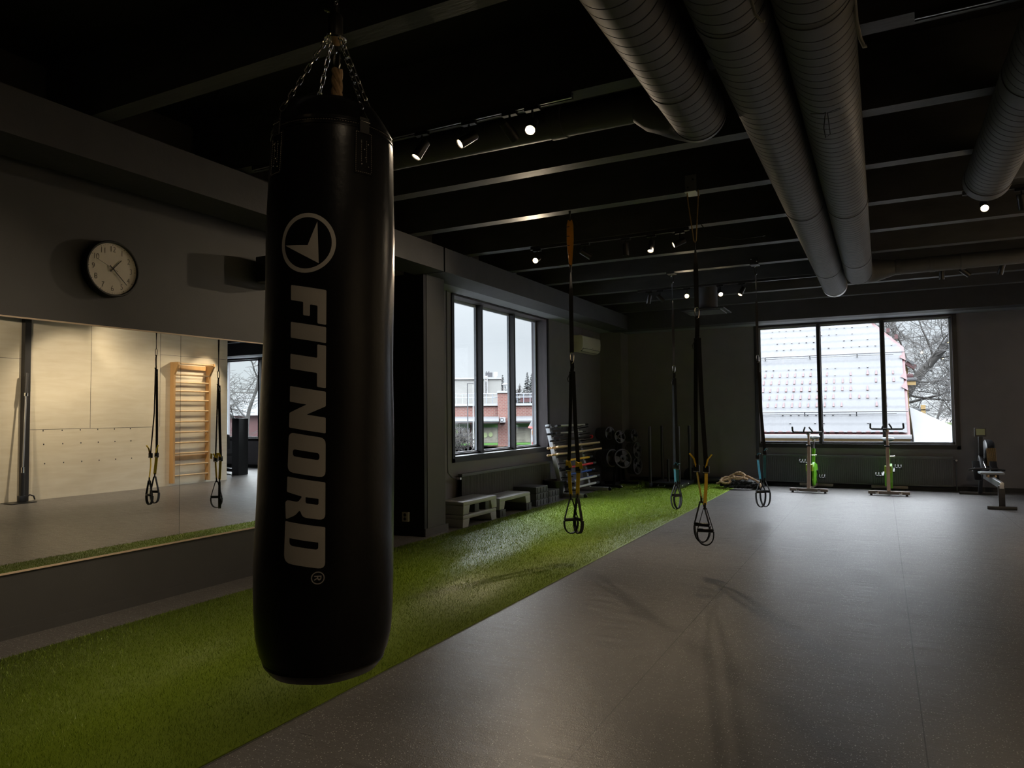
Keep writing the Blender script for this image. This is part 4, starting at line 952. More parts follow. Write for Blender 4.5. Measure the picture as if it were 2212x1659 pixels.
# ------------------------------------------------------------------ radiators
def radiator(label, axis, pos, a0, a1, z0, z1, sgn, valve_end):
    """panel parallel to the wall with vertical flutes; pos = wall plane, sgn = into the room"""
    t_ = thing('radiator', label, 'radiator', (pos, a0, z0) if axis == 'x' else (a0, pos, z0), None)
    f0, f1 = pos + sgn * 0.04, pos + sgn * 0.105
    def W(p, q, z): return (p, q, z) if axis == 'x' else (q, p, z)
    mb = MB(); n_ = int((a1 - a0 - 0.04) / 0.0333); prof_ = []
    for k in range(n_ + 1):
        q = a0 + 0.02 + (a1 - a0 - 0.04) * k / n_
        for dq, d_ in ((-0.012, 0), (-0.008, 0.008), (0.008, 0.008), (0.012, 0)): prof_.append((min(max(q + dq, a0 + 0.005), a1 - 0.005), d_))
    V = []; F = []
    for z in (z0 + 0.02, z1 - 0.04):
        for q, d_ in prof_: V.append(W(f1 - sgn * 0.010 + sgn * (0.008 - d_), q, z))
    n2 = len(prof_)
    for k in range(n2 - 1): F.append((k, k + 1, n2 + k + 1, n2 + k))
    mb.add(V, F)
    def bx(mb, p0, p1, q0, q1, r0, r1):
        lo, hi = min(p0, p1), max(p0, p1); return mb.box(lo, hi, q0, q1, r0, r1) if axis == 'x' else mb.box(q0, q1, lo, hi, r0, r1)
    bx(mb, f0, f1 - sgn * 0.012, a0, a1, z0, z1 - 0.02)
    mb.build('fluted_panel', 'radiator', t_, smooth=False)
    mb = MB(); bx(mb, f0, f1 + sgn * 0.003, a0 - 0.004, a1 + 0.004, z1 - 0.035, z1); bx(mb, f0, f1, a0, a0 + 0.012, z0, z1); bx(mb, f0, f1, a1 - 0.012, a1, z0, z1); bx(mb, f0, f1 + sgn * 0.001, a0, a1, z0 - 0.004, z0 + 0.02)
    mb.build('top_cover', 'radiator', t_, smooth=False, bevel=0.003)
    q = a0 - 0.10 if valve_end < 0 else a1 + 0.05; fm = (f0 + f1) / 2
    mb = MB(); mb.cyl(W(fm, q + 0.035 * (-valve_end), z1 - 0.05), W(fm, q, z1 - 0.05), 0.011, n=10); mb.tube([W(fm, q + 0.06, z1 - 0.05), W(fm, q, z1 - 0.05), W(fm, q - 0.10, z1 - 0.03), W(fm, q - 0.20, z1 + 0.04), W(fm, q - 0.21, z1 + 0.10), W(fm, q - 0.21, 3.055)], 0.009, 8) if valve_end < 0 else mb.cyl(W(fm, q, z1 - 0.05), W(fm, q, 0.0), 0.009, n=10)
    mb.build('pipe', 'radiator', t_)
    mb = MB(); mb.tube([W(fm + sgn * 0.01, q, z1 - 0.05), W(fm + sgn * 0.03, q, z1 - 0.05), W(fm + sgn * 0.075, q, z1 - 0.05)], [0.014, 0.020, 0.017], 14); mb.build('valve', 'chrome', t_)
    mb = MB(); q2 = (a0 + 0.3, a1 - 0.3)
    for qq in q2: bx(mb, pos, f0, qq - 0.02, qq + 0.02, z0 + 0.1, z1 - 0.1)
    mb.build('wall_bracket', 'radiator', t_, smooth=False)
    return t_
radiator('dark ribbed radiator under the left window behind the step platforms', 'x', XW, 8.34, 11.25, 0.10, 0.60, 1, -1)
radiator('long dark radiator under the right window behind the bikes', 'y', YB, -2.05, 1.06, 0.08, 0.585, -1, 1)

# ------------------------------------------------------------------ air conditioner
t_ = thing('air_conditioner', 'white wall mounted air conditioner in the far left corner', 'air conditioner', (XW, 13.0, 2.72))
sec = [(0.0, 2.58), (0.06, 2.565), (0.13, 2.575), (0.185, 2.61), (0.208, 2.66), (0.214, 2.76), (0.208, 2.865), (0.17, 2.885), (0.0, 2.888)]
MB().prism(sec, lambda a, b_, t: (XW + a, t, b_), 12.56, 13.52).build('housing', 'white', t_, bevel=0.006)
MB().prism([(0.150, 2.578), (0.196, 2.622), (0.200, 2.640), (0.192, 2.646), (0.140, 2.600)], lambda a, b_, t: (XW + a, t, b_), 12.60, 13.48).build('air_outlet', 'wframe', t_, smooth=False)
mb = MB()
for k in range(3): mb.prism([(0.165 + 0.012 * k, 2.585 + 0.013 * k), (0.168 + 0.012 * k, 2.583 + 0.013 * k), (0.190 + 0.008 * k, 2.600 + 0.014 * k), (0.187 + 0.008 * k, 2.603 + 0.014 * k)], lambda a, b_, t: (XW + a, t, b_), 12.62, 13.46)
mb.build('louvre', 'white', t_, smooth=False)
MB().box(XW + 0.213, XW + 0.2165, 13.05, 13.09, 2.655, 2.662).build('emblem', 'ink', t_, smooth=False)
MB().tube([(XW + 0.02, 13.05, 2.88), (XW + 0.015, 13.05, 3.06)], 0.006, 8).build('cable', 'offwhite', t_)

# ------------------------------------------------------------------ aerobic steps
def step_top(mb_fn, x0, x1, y0, y1, z0, z1, t_, m_='stepgrey'):
    """platform: thick deck with rounded edges and four splayed corner legs (open sides)"""
    dk = 0.055
    MB().box(x0, x1, y0, y1, z1 - dk, z1).build('deck', m_, t_, bevel=0.018)
    MB().box(x0 + 0.07, x1 - 0.07, y0 + 0.14, y1 - 0.14, z1 - 0.001, z1 + 0.003).build('grip_surface', m_, t_, bevel=0.001)
    lg = 0.15
    for sy in (0, 1):
        mb = MB(); ya, yb = (y0, y0 + lg) if sy == 0 else (y1 - lg, y1); fa, fb = (0.0, -0.03) if sy == 0 else (0.03, 0.0)
        V = []
        for z, a, b_ in ((z1 - dk + 0.004, ya + (0.0 if sy == 0 else -0.012), yb + (0.012 if sy == 0 else 0.0)), (z0, ya + (-0.006 if sy == 0 else 0.022), yb + (-0.022 if sy == 0 else 0.006))):
            V += [(x0 + 0.002, a, z), (x1 - 0.002, a, z), (x1 - 0.002, b_, z), (x0 + 0.002, b_, z)]
        mb.add(V, [(0, 1, 2, 3), (7, 6, 5, 4), (0, 4, 5, 1), (1, 5, 6, 2), (2, 6, 7, 3), (3, 7, 4, 0)])
        mb.build('leg', m_, t_, bevel=0.008)
GR = 'step platforms beside the turf'
t_ = thing('aerobic_step', 'light grey step platform on the floor, lower one of the near stack', 'step platform', (-4.83, 8.1, 0), GR)
step_top(None, -5.02, -4.64, 7.66, 8.52, 0.0, 0.155, t_)
t_ = thing('aerobic_step', 'light grey step platform on top of the near stack, next to the pillar', 'step platform', (-4.83, 8.1, 0.158), GR)
step_top(None, -5.02, -4.64, 7.67, 8.53, 0.158, 0.318, t_)
for yy in (7.98, 8.26): MB().box(-4.98, -4.66, yy, yy + 0.11, 0.158, 0.262).build('stowed_riser', 'stepdark', t_, bevel=0.01)
t_ = thing('aerobic_step', 'light grey step platform on dark risers, behind the near stack', 'step platform', (-4.83, 9.1, 0.10), GR)
step_top(None, -5.02, -4.64, 8.62, 9.57, 0.105, 0.262, t_)
mb_r = []
for i, (yy, txt) in enumerate(((8.61, 'dark riser block under the near end of the second step platform'), (9.42, 'dark riser block under the far end of the second step platform'))):
    o = MB().box(-5.03, -4.63, yy, yy + 0.165, 0.0, 0.104)
    o.box(-4.632, -4.622, yy + 0.05, yy + 0.06, 0.02, 0.09)
    oo = o.build('step_riser', 'stepdark', bevel=0.008); tag(oo, txt, 'riser', 'dark step risers')
def riser(y0, z0, label, x0=-5.10, x1=-4.68, h_=0.095, L=0.42):
    t_ = thing('step_riser', label, 'riser', ((x0 + x1) / 2, y0, z0), 'dark step risers')
    MB().box(x0, x1, y0, y0 + L, z0, z0 + h_).build('block', 'stepdark', t_, bevel=0.01)
    mb = MB()
    for k in range(4): mb.box(x1 - 0.004, x1 + 0.008, y0 + 0.05 + k * (L - 0.1) / 3 - 0.012, y0 + 0.05 + k * (L - 0.1) / 3 + 0.012, z0 + 0.012, z0 + h_ - 0.012)
    mb.build('rib', 'stepdark', t_, bevel=0.003)
for st, (yy, tt) in enumerate(((9.86, 'stack nearer the step platforms'), (10.31, 'stack beside the bucket'))):
    for k in range(3 if st == 0 else 2): riser(yy, 0.0975 * k, 'dark ribbed riser block, %s, %s' % (('bottom', 'middle' if st == 0 else 'top', 'top')[k], tt))
# round black bucket behind the risers
t_ = thing('bucket', 'open round black bucket between the riser stacks and the bar rack', 'bucket', (-4.90, 11.02, 0))
MB().lathe([(0.13, 0.0), (0.135, 0.004), (0.175, 0.28), (0.19, 0.285), (0.19, 0.30), (0.168, 0.30), (0.128, 0.015), (0.001, 0.013)], (-4.90, 11.02, 0), 40).build('shell', 'plastic', t_)
MB().tube([(-4.90 + 0.185 * math.cos(a), 11.02 + 0.185 * math.sin(a), 0.295) for a in [2 * PI * k / 40 for k in range(40)]], 0.006, 8, closed=True).build('rim', 'plastic', t_)

# ------------------------------------------------------------------ bar rack with bars
rk = thing('bar_rack', 'silver grey slanted storage rack full of bars in the left corner', 'rack', (-4.85, 11.9, 0))
for yy in (11.15, 12.35):
    MB().obox((-5.06, yy, 1.22), (-4.80, yy + 0.0, 0.06), 0.07, 0.09, up=(0, 1, 0)).build('upright', 'rackgrey', rk, bevel=0.006)
    mb = MB(); mb.obox((-5.10, yy, 0.04), (-4.42, yy, 0.04), 0.07, 0.06); mb.build('foot', 'rackgrey', rk, bevel=0.006)
    mb = MB()
    for k in range(10):
        z = 1.15 - k * 0.115; x = -5.045 + (1.22 - z) * 0.224
        mb.obox((x, yy, z - 0.025), (x + 0.24, yy, z + 0.01), 0.03, 0.016)
    mb.build('arm', 'blackmetal', rk)
mb = MB(); mb.obox((-5.10, 11.15, 0.10), (-5.10, 12.35, 0.10), 0.05, 0.05); mb.obox((-4.96, 11.15, 0.75), (-4.96, 12.35, 0.75), 0.02, 0.14); mb.build('cross_member', 'darkmetal', rk)
mb = MB()
for yy in (11.15, 12.35): mb.lathe([(0.03, -0.015), (0.035, -0.012), (0.035, 0.012), (0.03, 0.015)], (-4.40, yy, 0.036), 20, 'y')
mb.build('castor', 'rubber', rk)
def wbar(lv, off, y0, y1, r, m_, label, ends=None, kind='weighted bar', dz=0.0):
    z = 1.15 - lv * 0.115; x = -5.045 + (1.22 - z) * 0.224 + 0.045 + off * 0.062; zz = z + 0.012 + r + off * 0.009 + dz
    t_ = thing('weighted_bar', label, 'bar', (x, (y0 + y1) / 2, zz), 'bars lying on the slanted rack')
    MB().cyl((x, y0, zz), (x, y1, zz), r, n=14).build('shaft', m_, t_)
    if ends == 'ball':
        [MB().sphere((x, ye, zz), r * 1.2, 8).build('end_cap', m_, t_) for ye in (y0 + 0.005, y1 - 0.005)]
    elif ends:
        MB().cyl((x, y0 - 0.03, zz), (x, y0 + 0.12, zz), r * 1.25, n=14).build('end_cap', ends, t_); MB().cyl((x, y1 - 0.12, zz), (x, y1 + 0.03, zz), r * 1.25, n=14).build('end_cap', ends, t_)
    return t_
nth = ('innermost', 'second from wall', 'third from wall', 'outermost')
rows = [(0, 'topmost level', ('steel', 'steel', 'steel', 'bar_sil'), 0.014, 10.95, 12.30, 'chrome'), (1, 'second level from the top', ('blackmetal', 'steel', 'bar_sil'), 0.014, 10.92, 12.35, 'blackmetal'),
        (2, 'third level from the top', ('blackmetal', 'steel', 'blackmetal'), 0.013, 11.0, 12.5, 'blackmetal'),
        (3, 'fourth level', ('woodpale',) * 4, 0.017, 10.80, 12.72, 'ball'), (4, 'fifth level', ('woodpale',) * 4, 0.017, 10.74, 12.74, 'ball')]
colname = {'steel': 'shiny steel', 'bar_sil': 'silver', 'blackmetal': 'black', 'woodpale': 'pale wooden'}
for lv, ln, ms, r, y0, y1, en in rows:
    for k, m_ in enumerate(ms):
        wbar(lv, k, y0 + 0.05 * ((k * 7) % 3), y1 - 0.04 * (k % 3), r, m_, '%s %s on the %s of bar rack, %s' % (colname[m_], 'stick' if m_ == 'woodpale' else 'bar', ln, nth[k] if k < len(ms) - 1 else 'outermost'), en)
for lv, k, m_, tx in ((5, 2, 'bar_yel', 'yellow padded bar on the rack, the only yellow one'), (6, 1, 'bar_grn', 'dark green padded bar on the rack, just above the red one'), (6, 2.6, 'bar_red', 'bright red padded bar on the rack'), (7, 1.8, 'bar_blu', 'blue padded bar on the rack, upper of the two blue ones'), (8, 1.6, 'bar_blu', 'blue padded bar on the rack, lower of the two blue ones'), (8, 2.9, 'bar_sil', 'grey padded bar on the rack below the blue bars'), (9, 2.3, 'bar_sil', 'silver grey padded bar lowest on the rack')):
    wbar(lv, k, 11.02, 12.32, 0.020, m_, tx, 'bar_blk', dz=-0.01)
t_ = thing('barbell', 'black barbell with red round end resting across the rack top right', 'barbell', (-4.80, 11.9, 0.98))
MB().cyl((-4.78, 11.0, 0.985), (-4.78, 12.45, 0.975), 0.013, n=12).build('shaft', 'blackmetal', t_)
MB().lathe([(0.02, -0.02), (0.034, -0.015), (0.034, 0.015), (0.02, 0.02)], (-4.78, 12.47, 0.975), 24, 'y').build('end_collar', 'bar_red', t_)

# ------------------------------------------------------------------ plate tree with iron plates
pt_ = thing('plate_tree', 'black A-frame weight plate rack in the dark back left corner', 'plate rack', (-4.72, 13.30, 0))
PX, PY = -4.66, 13.66
mb = MB(); mb.obox((PX, PY - 0.36, 0.03), (PX, PY + 0.36, 0.03), 0.07, 0.06); mb.obox((PX - 0.30, PY, 0.03), (PX + 0.40, PY, 0.03), 0.07, 0.06); mb.build('base', 'blackmetal', pt_, bevel=0.004)
mb = MB(); mb.obox((PX, PY - 0.32, 0.06), (PX, PY - 0.04, 1.02), 0.05, 0.05); mb.obox((PX, PY + 0.32, 0.06), (PX, PY + 0.04, 1.02), 0.05, 0.05); mb.obox((PX, PY, 0.06), (PX, PY, 1.05), 0.05, 0.05); mb.build('a_frame', 'blackmetal', pt_, bevel=0.004)
horns = [((-4.74, 13.36, 1.01), (0.90, -0.42, 0.04), 0.130, 11, 'upper left horn'), ((-4.69, 13.36, 0.53), (0.90, -0.42, 0.04), 0.175, 12, 'lower left horn'),
         ((-4.56, 13.43, 0.94), (0.78, -0.58, 0.16), 0.125, 3, 'upper middle peg'), ((-4.50, 13.42, 0.52), (0.72, -0.62, 0.22), 0.190, 3, 'lower middle peg'),
         ((-4.36, 13.70, 0.96), (0.97, -0.22, 0.03), 0.125, 6, 'upper right horn'), ((-4.30, 13.70, 0.67), (0.97, -0.22, 0.03), 0.160, 7, 'middle right horn'), ((-4.30, 13.70, 0.37), (0.97, -0.22, 0.03), 0.175, 6, 'lower right horn')]
def plate(x, y, z, r, th, d, label):
    """three-hole grip plate; ax = +-1 along y, tilted"""
    t_ = thing('weight_plate', label, 'weight plate', (x, y, z), 'iron weight plates on the plate rack')
    u = d.cross(Vector((0, 0, 1))).normalized(); v_ = u.cross(d).normalized()
    mb = MB(); N_ = 48; outer = [(r * math.cos(2 * PI * k / N_), r * math.sin(2 * PI * k / N_)) for k in range(N_)]
    ringp = lambda rad, off: [Vector((x, y, z)) + u * (rad * math.cos(2 * PI * k / N_)) + v_ * (rad * math.sin(2 * PI * k / N_)) + d * off for k in range(N_)]
    prof_ = [(r, -th * .5), (r, th * .5), (r * 0.88, th * .5), (r * 0.84, th * .2), (r * 0.40, th * .2), (r * 0.34, th * .5), (0.028, th * .5), (0.026, -th * .5), (r * .34, -th * .5), (r * .40, -th * .2), (r * .84, -th * .2), (r * .88, -th * .5)]
    V = []; F = []; hole = lambda k: (k % 16) in (3, 4, 5, 6, 7, 8, 9, 10, 11)
    for rad, off in prof_: V += ringp(rad, off)
    np_ = len(prof_)
    for i in range(np_):
        j = (i + 1) % np_
        for k in range(N_):
            if (i in (3, 9)) and hole(k): continue
            l = (k + 1) % N_; F.append((i * N_ + k, i * N_ + l, j * N_ + l, j * N_ + k))
    # walls of the three openings
    for k in range(N_):
        l = (k + 1) % N_
        if hole(k):
            F.append((3 * N_ + k, 3 * N_ + l, 10 * N_ + l, 10 * N_ + k)); F.append((4 * N_ + k, 4 * N_ + l, 9 * N_ + l, 9 * N_ + k))
            if not hole(k - 1): F.append((3 * N_ + k, 4 * N_ + k, 9 * N_ + k, 10 * N_ + k))
            if not hole(l): F.append((3 * N_ + l, 4 * N_ + l, 9 * N_ + l, 10 * N_ + l))
    mb.add(V, F).build('disc', 'plate', t_, angle=30); return t_
ORD = ('second', 'third', 'fourth', 'fifth', 'sixth', 'seventh', 'eighth', 'ninth', 'tenth', 'eleventh', 'twelfth')
for hi, (fr_, dv, r, cnt, hn) in enumerate(horns):
    d = Vector(dv).normalized(); p1 = Vector(fr_); sp_ = 0.027
    MB().cyl(tuple(p1 - d * (sp_ * cnt + 0.03)), tuple(p1 + d * (0.05 + 0.03 * (hi > 3))), 0.0225, n=14).build('horn', 'blackmetal', pt_)
    for k in range(cnt):
        pp = p1 - d * (sp_ * k)
        plate(pp.x, pp.y, pp.z, r * (1 - 0.012 * ((k * 2) % 3)), 0.022, d, ('front three-hole iron plate on the %s of the plate rack' % hn) if k == 0 else '%s iron plate from the front on the %s of the plate rack' % (ORD[k - 1], hn))
# olympic bar leaning / lying at its foot
o = MB().cyl((-5.02, 13.05, 0.60), (-4.60, 12.95, 1.0), 0.013, n=10).build('steel_bar', 'steel'); 
bpy.data.objects.remove(o)
for y, x0, x1, tx in ((12.75, -4.90, -4.30, 'black tube lying on the turf edge before the plate rack'), (14.15, -4.3, -3.95, 'black tube lying on the turf behind the plate rack')):
    t_ = thing('floor_bar', tx, 'bar', ((x0 + x1) / 2, y, 0.06))
    MB().cyl((x0, y, 0.052), (x1, y - 0.04, 0.052), 0.026, n=14).build('shaft', 'blackmetal', t_); MB().sphere((x1 + 0.005, y - 0.04, 0.052), 0.016, 8).build('end_bolt', 'chrome', t_)

# ------------------------------------------------------------------ push sled
sl = thing('push_sled', 'black push sled with four tall posts standing on the turf', 'sled', (-3.6, 13.6, 0))
for x in (-3.86, -3.32):
    V = [(x - 0.045, 12.90, 0.115), (x + 0.045, 12.90, 0.115), (x + 0.03, 12.99, 0.03), (x - 0.03, 12.99, 0.03)]
    MB().box(x - 0.045, x + 0.045, 13.0, 14.05, 0.028, 0.10).add([(x - 0.045, 12.86, 0.12), (x + 0.045, 12.86, 0.12), (x + 0.045, 13.02, 0.10), (x - 0.045, 13.02, 0.10), (x - 0.03, 12.93, 0.045), (x + 0.03, 12.93, 0.045), (x + 0.045, 13.02, 0.028), (x - 0.045, 13.02, 0.028)], [(0, 1, 2, 3), (4, 7, 6, 5), (0, 4, 5, 1), (1, 5, 6, 2), (2, 6, 7, 3), (3, 7, 4, 0)]).build('runner', 'blackmetal', sl, bevel=0.004)
    mb = MB()
    for y in (13.10, 13.55): mb.sphere((x + 0.048 * (1 if x > -3.5 else -1), y, 0.068), 0.012, 8)
    mb.build('bolt', 'chrome', sl)
    for y in (13.08, 13.92): MB().cyl((x, y, 0.08), (x, y, 1.15), 0.026, n=20).build('post', 'blackmetal', sl)
MB().box(-3.86, -3.32, 13.10, 13.95, 0.075, 0.105).build('deck', 'blackmetal', sl, bevel=0.003)
MB().cyl((-3.62, 13.45, 0.10), (-3.62, 13.45, 0.52), 0.025, n=18).build('load_post', 'blackmetal', sl)
MB().tube([(-3.70, 13.06, 0.075), (-3.70, 13.00, 0.05), (-3.58, 13.00, 0.05), (-3.58, 13.06, 0.075)], 0.007, 8).build('pull_loop', 'steel', sl)
t_ = thing('round_pad', 'round black pad standing behind the sled against the back wall', 'pad', (-3.3, 14.30, 0.2))
MB().lathe([(0.10, -0.07), (0.15, -0.055), (0.155, 0.0), (0.15, 0.055), (0.10, 0.07)], (-3.36, 14.22, 0.168), 28, 'y').build('disc', 'rubber', t_)
MB().sphere((-3.36, 14.148, 0.25), 0.008, 6).build('stud', 'chrome', t_)
t_ = thing('foam_roller', 'long dark roll lying along the back wall behind the ropes', 'roll', (-2.75, 14.3, 0.07))
MB().lathe([(0.06, -0.55), (0.07, -0.54), (0.07, 0.54), (0.06, 0.55)], (-2.62, 14.30, 0.0735), 24, 'x').build('roll', 'rubber', t_)

# ------------------------------------------------------------------ ropes on the floor
random.seed(11)
def twisted(mb, pts, R, strands=3, pitch=0.055, r=None, n=7):
    """twisted rope along a dense path"""
    P = [Vector(p) for p in pts]; res = [P[0]]
    for i in range(1, len(P)):
        k = max(1, int((P[i] - P[i - 1]).length / 0.012)); res += [P[i - 1].lerp(P[i], (j + 1) / k) for j in range(k)]
    L = 0; u = Vector((0, 0, 1)); out_ = [[] for _ in range(strands)]
    for i in range(len(res)):
        d = (res[min(i + 1, len(res) - 1)] - res[max(i - 1, 0)]).normalized(); u = (u - d * u.dot(d)).normalized(); v_ = d.cross(u)
        if i: L += (res[i] - res[i - 1]).length
        for s_ in range(strands):
            a = 2 * PI * (L / pitch + s_ / strands); out_[s_].append(tuple(res[i] + (u * math.cos(a) + v_ * math.sin(a)) * R * 0.5))
    for s_ in range(strands): mb.tube(out_[s_], R * 0.56, n)
def spl(ctrl, k=8):
    P = [Vector(p) for p in ctrl]; o_ = []
    for i in range(len(P) - 1):
        p0, p1, p2, p3 = P[max(i - 1, 0)], P[i], P[i + 1], P[min(i + 2, len(P) - 1)]
        for j in range(k):
            t2 = j / k; o_.append(0.5 * ((2 * p1) + (p2 - p0) * t2 + (2 * p0 - 5 * p1 + 4 * p2 - p3) * t2 ** 2 + (3 * p1 - p0 - 3 * p2 + p3) * t2 ** 3))
    return o_ + [P[-1]]
RP = (-2.40, 13.70)
t_ = thing('battle_rope', 'thick black battle rope coiled on the floor at the turf end', 'rope', (RP[0], RP[1], 0), 'coiled ropes at the end of the turf')
ctrl = []
for k in range(44):
    a = k * 0.72; lay = min(k / 44 * 0.115, 0.115); rr_ = 0.34 - 0.05 * math.sin(k * 1.9)
    ctrl.append((RP[0] + 0.07 + rr_ * math.cos(a) * (0.95 + 0.1 * math.sin(k)), RP[1] - 0.05 + rr_ * 0.62 * math.sin(a), 0.03 + lay + 0.008 * math.sin(k * 2.3)))
mb = MB(); twisted(mb, spl(ctrl, 6), 0.029, n=6); mb.build('rope', 'rubber', t_)
t_ = thing('natural_rope', 'pale thick twisted rope thrown loosely on top of the black rope', 'rope', (RP[0], RP[1], 0.15), 'coiled ropes at the end of the turf')
ctrl = [(-2.74, 13.55, 0.085), (-2.60, 13.50, 0.15), (-2.45, 13.48, 0.20), (-2.30, 13.47, 0.215), (-2.20, 13.52, 0.18), (-2.32, 13.62, 0.20), (-2.50, 13.60, 0.21), (-2.62, 13.56, 0.19), (-2.66, 13.47, 0.14), (-2.56, 13.40, 0.11), (-2.48, 13.43, 0.13),
        (-2.52, 13.52, 0.20), (-2.44, 13.55, 0.26), (-2.34, 13.56, 0.30), (-2.25, 13.53, 0.26), (-2.28, 13.47, 0.20), (-2.38, 13.46, 0.19), (-2.44, 13.52, 0.24), (-2.40, 13.60, 0.27), (-2.25, 13.62, 0.24), (-2.08, 13.58, 0.17), (-1.98, 13.52, 0.10), (-1.95, 13.46, 0.05)]
mb = MB(); twisted(mb, spl(ctrl, 8), 0.024, n=7); mb.build('rope', 'rope', t_)

# ------------------------------------------------------------------ spin bikes
def bike(cx, fy, label, hb_z, seat_z, seat_dx, yaw, crank):
    t_ = thing('spin_bike', label, 'exercise bike', (0, 0, 0), 'spin bikes by the right window'); t_['_org'] = (0, 0, 0)
    # local: handlebars toward -y; origin on the floor under the front post
    mb = MB(); mb.box(-0.305, 0.305, -0.13, -0.07, 0.025, 0.075); b_ = mb.build('front_foot', 'bikebase', t_, bevel=0.006)
    mb = MB(); mb.box(-0.285, 0.285, 0.86, 0.92, 0.025, 0.075); b2 = mb.build('rear_foot', 'bikebase', t_, bevel=0.006)
    for bb, yy in ((b_, -0.10), (b2, 0.89)):
        mb = MB(); [mb.cyl((sx_ * 0.26, yy, 0.0), (sx_ * 0.26, yy, 0.028), 0.018, n=12) for sx_ in (-1, 1)]; mb.build('levelling_foot', 'rubber', bb)
    mb = MB(); [mb.lathe([(0.012, -0.158), (0.026, -0.155), (0.026, -0.132), (0.012, -0.130)], (sx_ * 0.17, 0, 0.045), 18, 'y') for sx_ in (-1, 1)]; mb.build('transport_wheel', 'chrome', b_)
    MB().obox((0, -0.09, 0.07), (0, 0.09, 0.80), 0.052, 0.075, up=(0, 1, 0)).build('head_tube', 'bikeframe', t_, bevel=0.008)
    mb = MB(); mb.obox((0, -0.10, 0.065), (0, 0.88, 0.065), 0.05, 0.045); mb.build('base_rail', 'bikebase', t_, bevel=0.004)
    MB().obox((0, 0.08, 0.78), (0, 0.055, hb_z - 0.04), 0.034, 0.045, up=(0, 1, 0)).build('handlebar_post', 'bikeframe', t_, bevel=0.005)
    mb = MB(); mb.cyl((-0.045, 0.06, 0.80), (0.03, 0.06, 0.80), 0.018, n=12); mb.build('clamp_knob', 'blackmetal', t_)
    h_ = MB().box(-0.03, 0.03, 0.0, 0.10, hb_z - 0.045, hb_z - 0.005).build('stem_clamp', 'chrome', t_, bevel=0.008)
    hbz = hb_z
    mb = MB()
    for s_ in (-1, 1):
        mb.tube([(0, 0.03, hbz), (s_ * 0.15, 0.02, hbz), (s_ * 0.225, 0.0, hbz + 0.003), (s_ * 0.245, -0.03, hbz + 0.02), (s_ * 0.240, -0.10, hbz + 0.09)], 0.015, 12)
        mb.tube([(s_ * 0.075, 0.02, hbz), (s_ * 0.065, -0.02, hbz + 0.03), (s_ * 0.035, -0.10, hbz + 0.085)], 0.013, 10)
    mb.build('handlebar', 'stepdark', t_)
    # flywheel block and chain guard
    MB().box(-0.055, 0.055, 0.02, 0.12, 0.36, 0.475).build('front_bracket', 'bikegreen2', t_, bevel=0.006)
    fw = MB().lathe([(0.02, -0.014), (0.19, -0.014), (0.20, -0.011), (0.20, 0.011), (0.19, 0.014), (0.02, 0.014)], (0.0, 0.30, 0.27), 48, 'x').build('flywheel', 'darkmetal', t_)
    cg = [(0.18, 0.42), (0.30, 0.50), (0.62, 0.44), (0.68, 0.36), (0.62, 0.28), (0.34, 0.10), (0.22, 0.09), (0.12, 0.20)]
    MB().prism(cg, lambda a, b__, tt: (tt, a, b__), 0.022, 0.058).build('chain_guard', 'bikegreen', t_, bevel=0.006)
    MB().prism([(0.12, 0.40), (0.60, 0.38), (0.60, 0.33), (0.30, 0.13), (0.16, 0.13)], lambda a, b__, tt: (tt, a, b__), -0.058, -0.03).build('side_cover', 'bikegreen', t_, bevel=0.005)
    mb = MB(); mb.obox((0, 0.07, 0.42), (0, 0.56, 0.40), 0.05, 0.07); mb.obox((0, 0.85, 0.08), (0, 0.52, 0.42), 0.045, 0.06, up=(0, 1, 0)); mb.build('main_tube', 'bikegreen', t_, bevel=0.006)
    MB().obox((0, 0.53, 0.38), (0.0, 0.66, 0.72), 0.05, 0.065, up=(0, 1, 0)).build('seat_tube', 'bikegreen', t_, bevel=0.006)
    MB().obox((0, 0.655, 0.71), (0, 0.70, seat_z - 0.08), 0.026, 0.035, up=(0, 1, 0)).build('seat_post', 'steel', t_)
    sd = MB(); sd.lathe([(0.001, -0.05), (0.05, -0.045), (0.09, -0.025), (0.102, 0.0), (0.09, 0.025), (0.03, 0.035), (0.001, 0.036)], (0, 0, 0), 28)
    V2 = []
    for x, y, z in sd.v:
        wv = 1.0 if y > 0 else max(0.25, 1 + y * 9); V2.append((x * wv, 0.74 + y * (1.0 if y > 0 else 2.0), seat_z + z * 0.8 + (0.014 * (abs(x) / 0.1) if y > 0 else 0)))
    sd.v = V2; sdo = sd.build('saddle', 'seat', t_)
    mb = MB(); mb.box(-0.022, 0.022, 0.67, 0.74, seat_z - 0.085, seat_z - 0.03); mb.build('saddle_clamp', 'chrome', sdo, bevel=0.006)
    # crank arms, pedals with toe cages
    for s_ in (-1, 1):
        a = crank if s_ > 0 else crank + PI; px_, pz_ = 0.46 + 0.17 * math.cos(a), 0.345 + 0.17 * math.sin(a)
        c_ = MB().obox((s_ * 0.075, 0.46, 0.345), (s_ * 0.085, px_, pz_), 0.018, 0.028, up=(1, 0, 0)).build('crank_arm', 'blackmetal', t_, bevel=0.003)
        MB().box(min(s_ * 0.09, s_ * 0.20), max(s_ * 0.09, s_ * 0.20), px_ - 0.045, px_ + 0.045, pz_ - 0.012, pz_ + 0.012).build('pedal', 'plastic', c_, bevel=0.005)
        mb = MB()
        for sx_ in (0.10, 0.145, 0.19): mb.tube([(s_ * sx_, px_ + 0.04, pz_ - 0.01), (s_ * sx_, px_ - 0.05, pz_ - 0.02), (s_ * sx_, px_ - 0.085, pz_ + 0.03), (s_ * sx_, px_ - 0.04, pz_ + 0.06)], 0.007, 6)
        mb.build('toe_cage', 'plastic', c_)
        mb = MB()
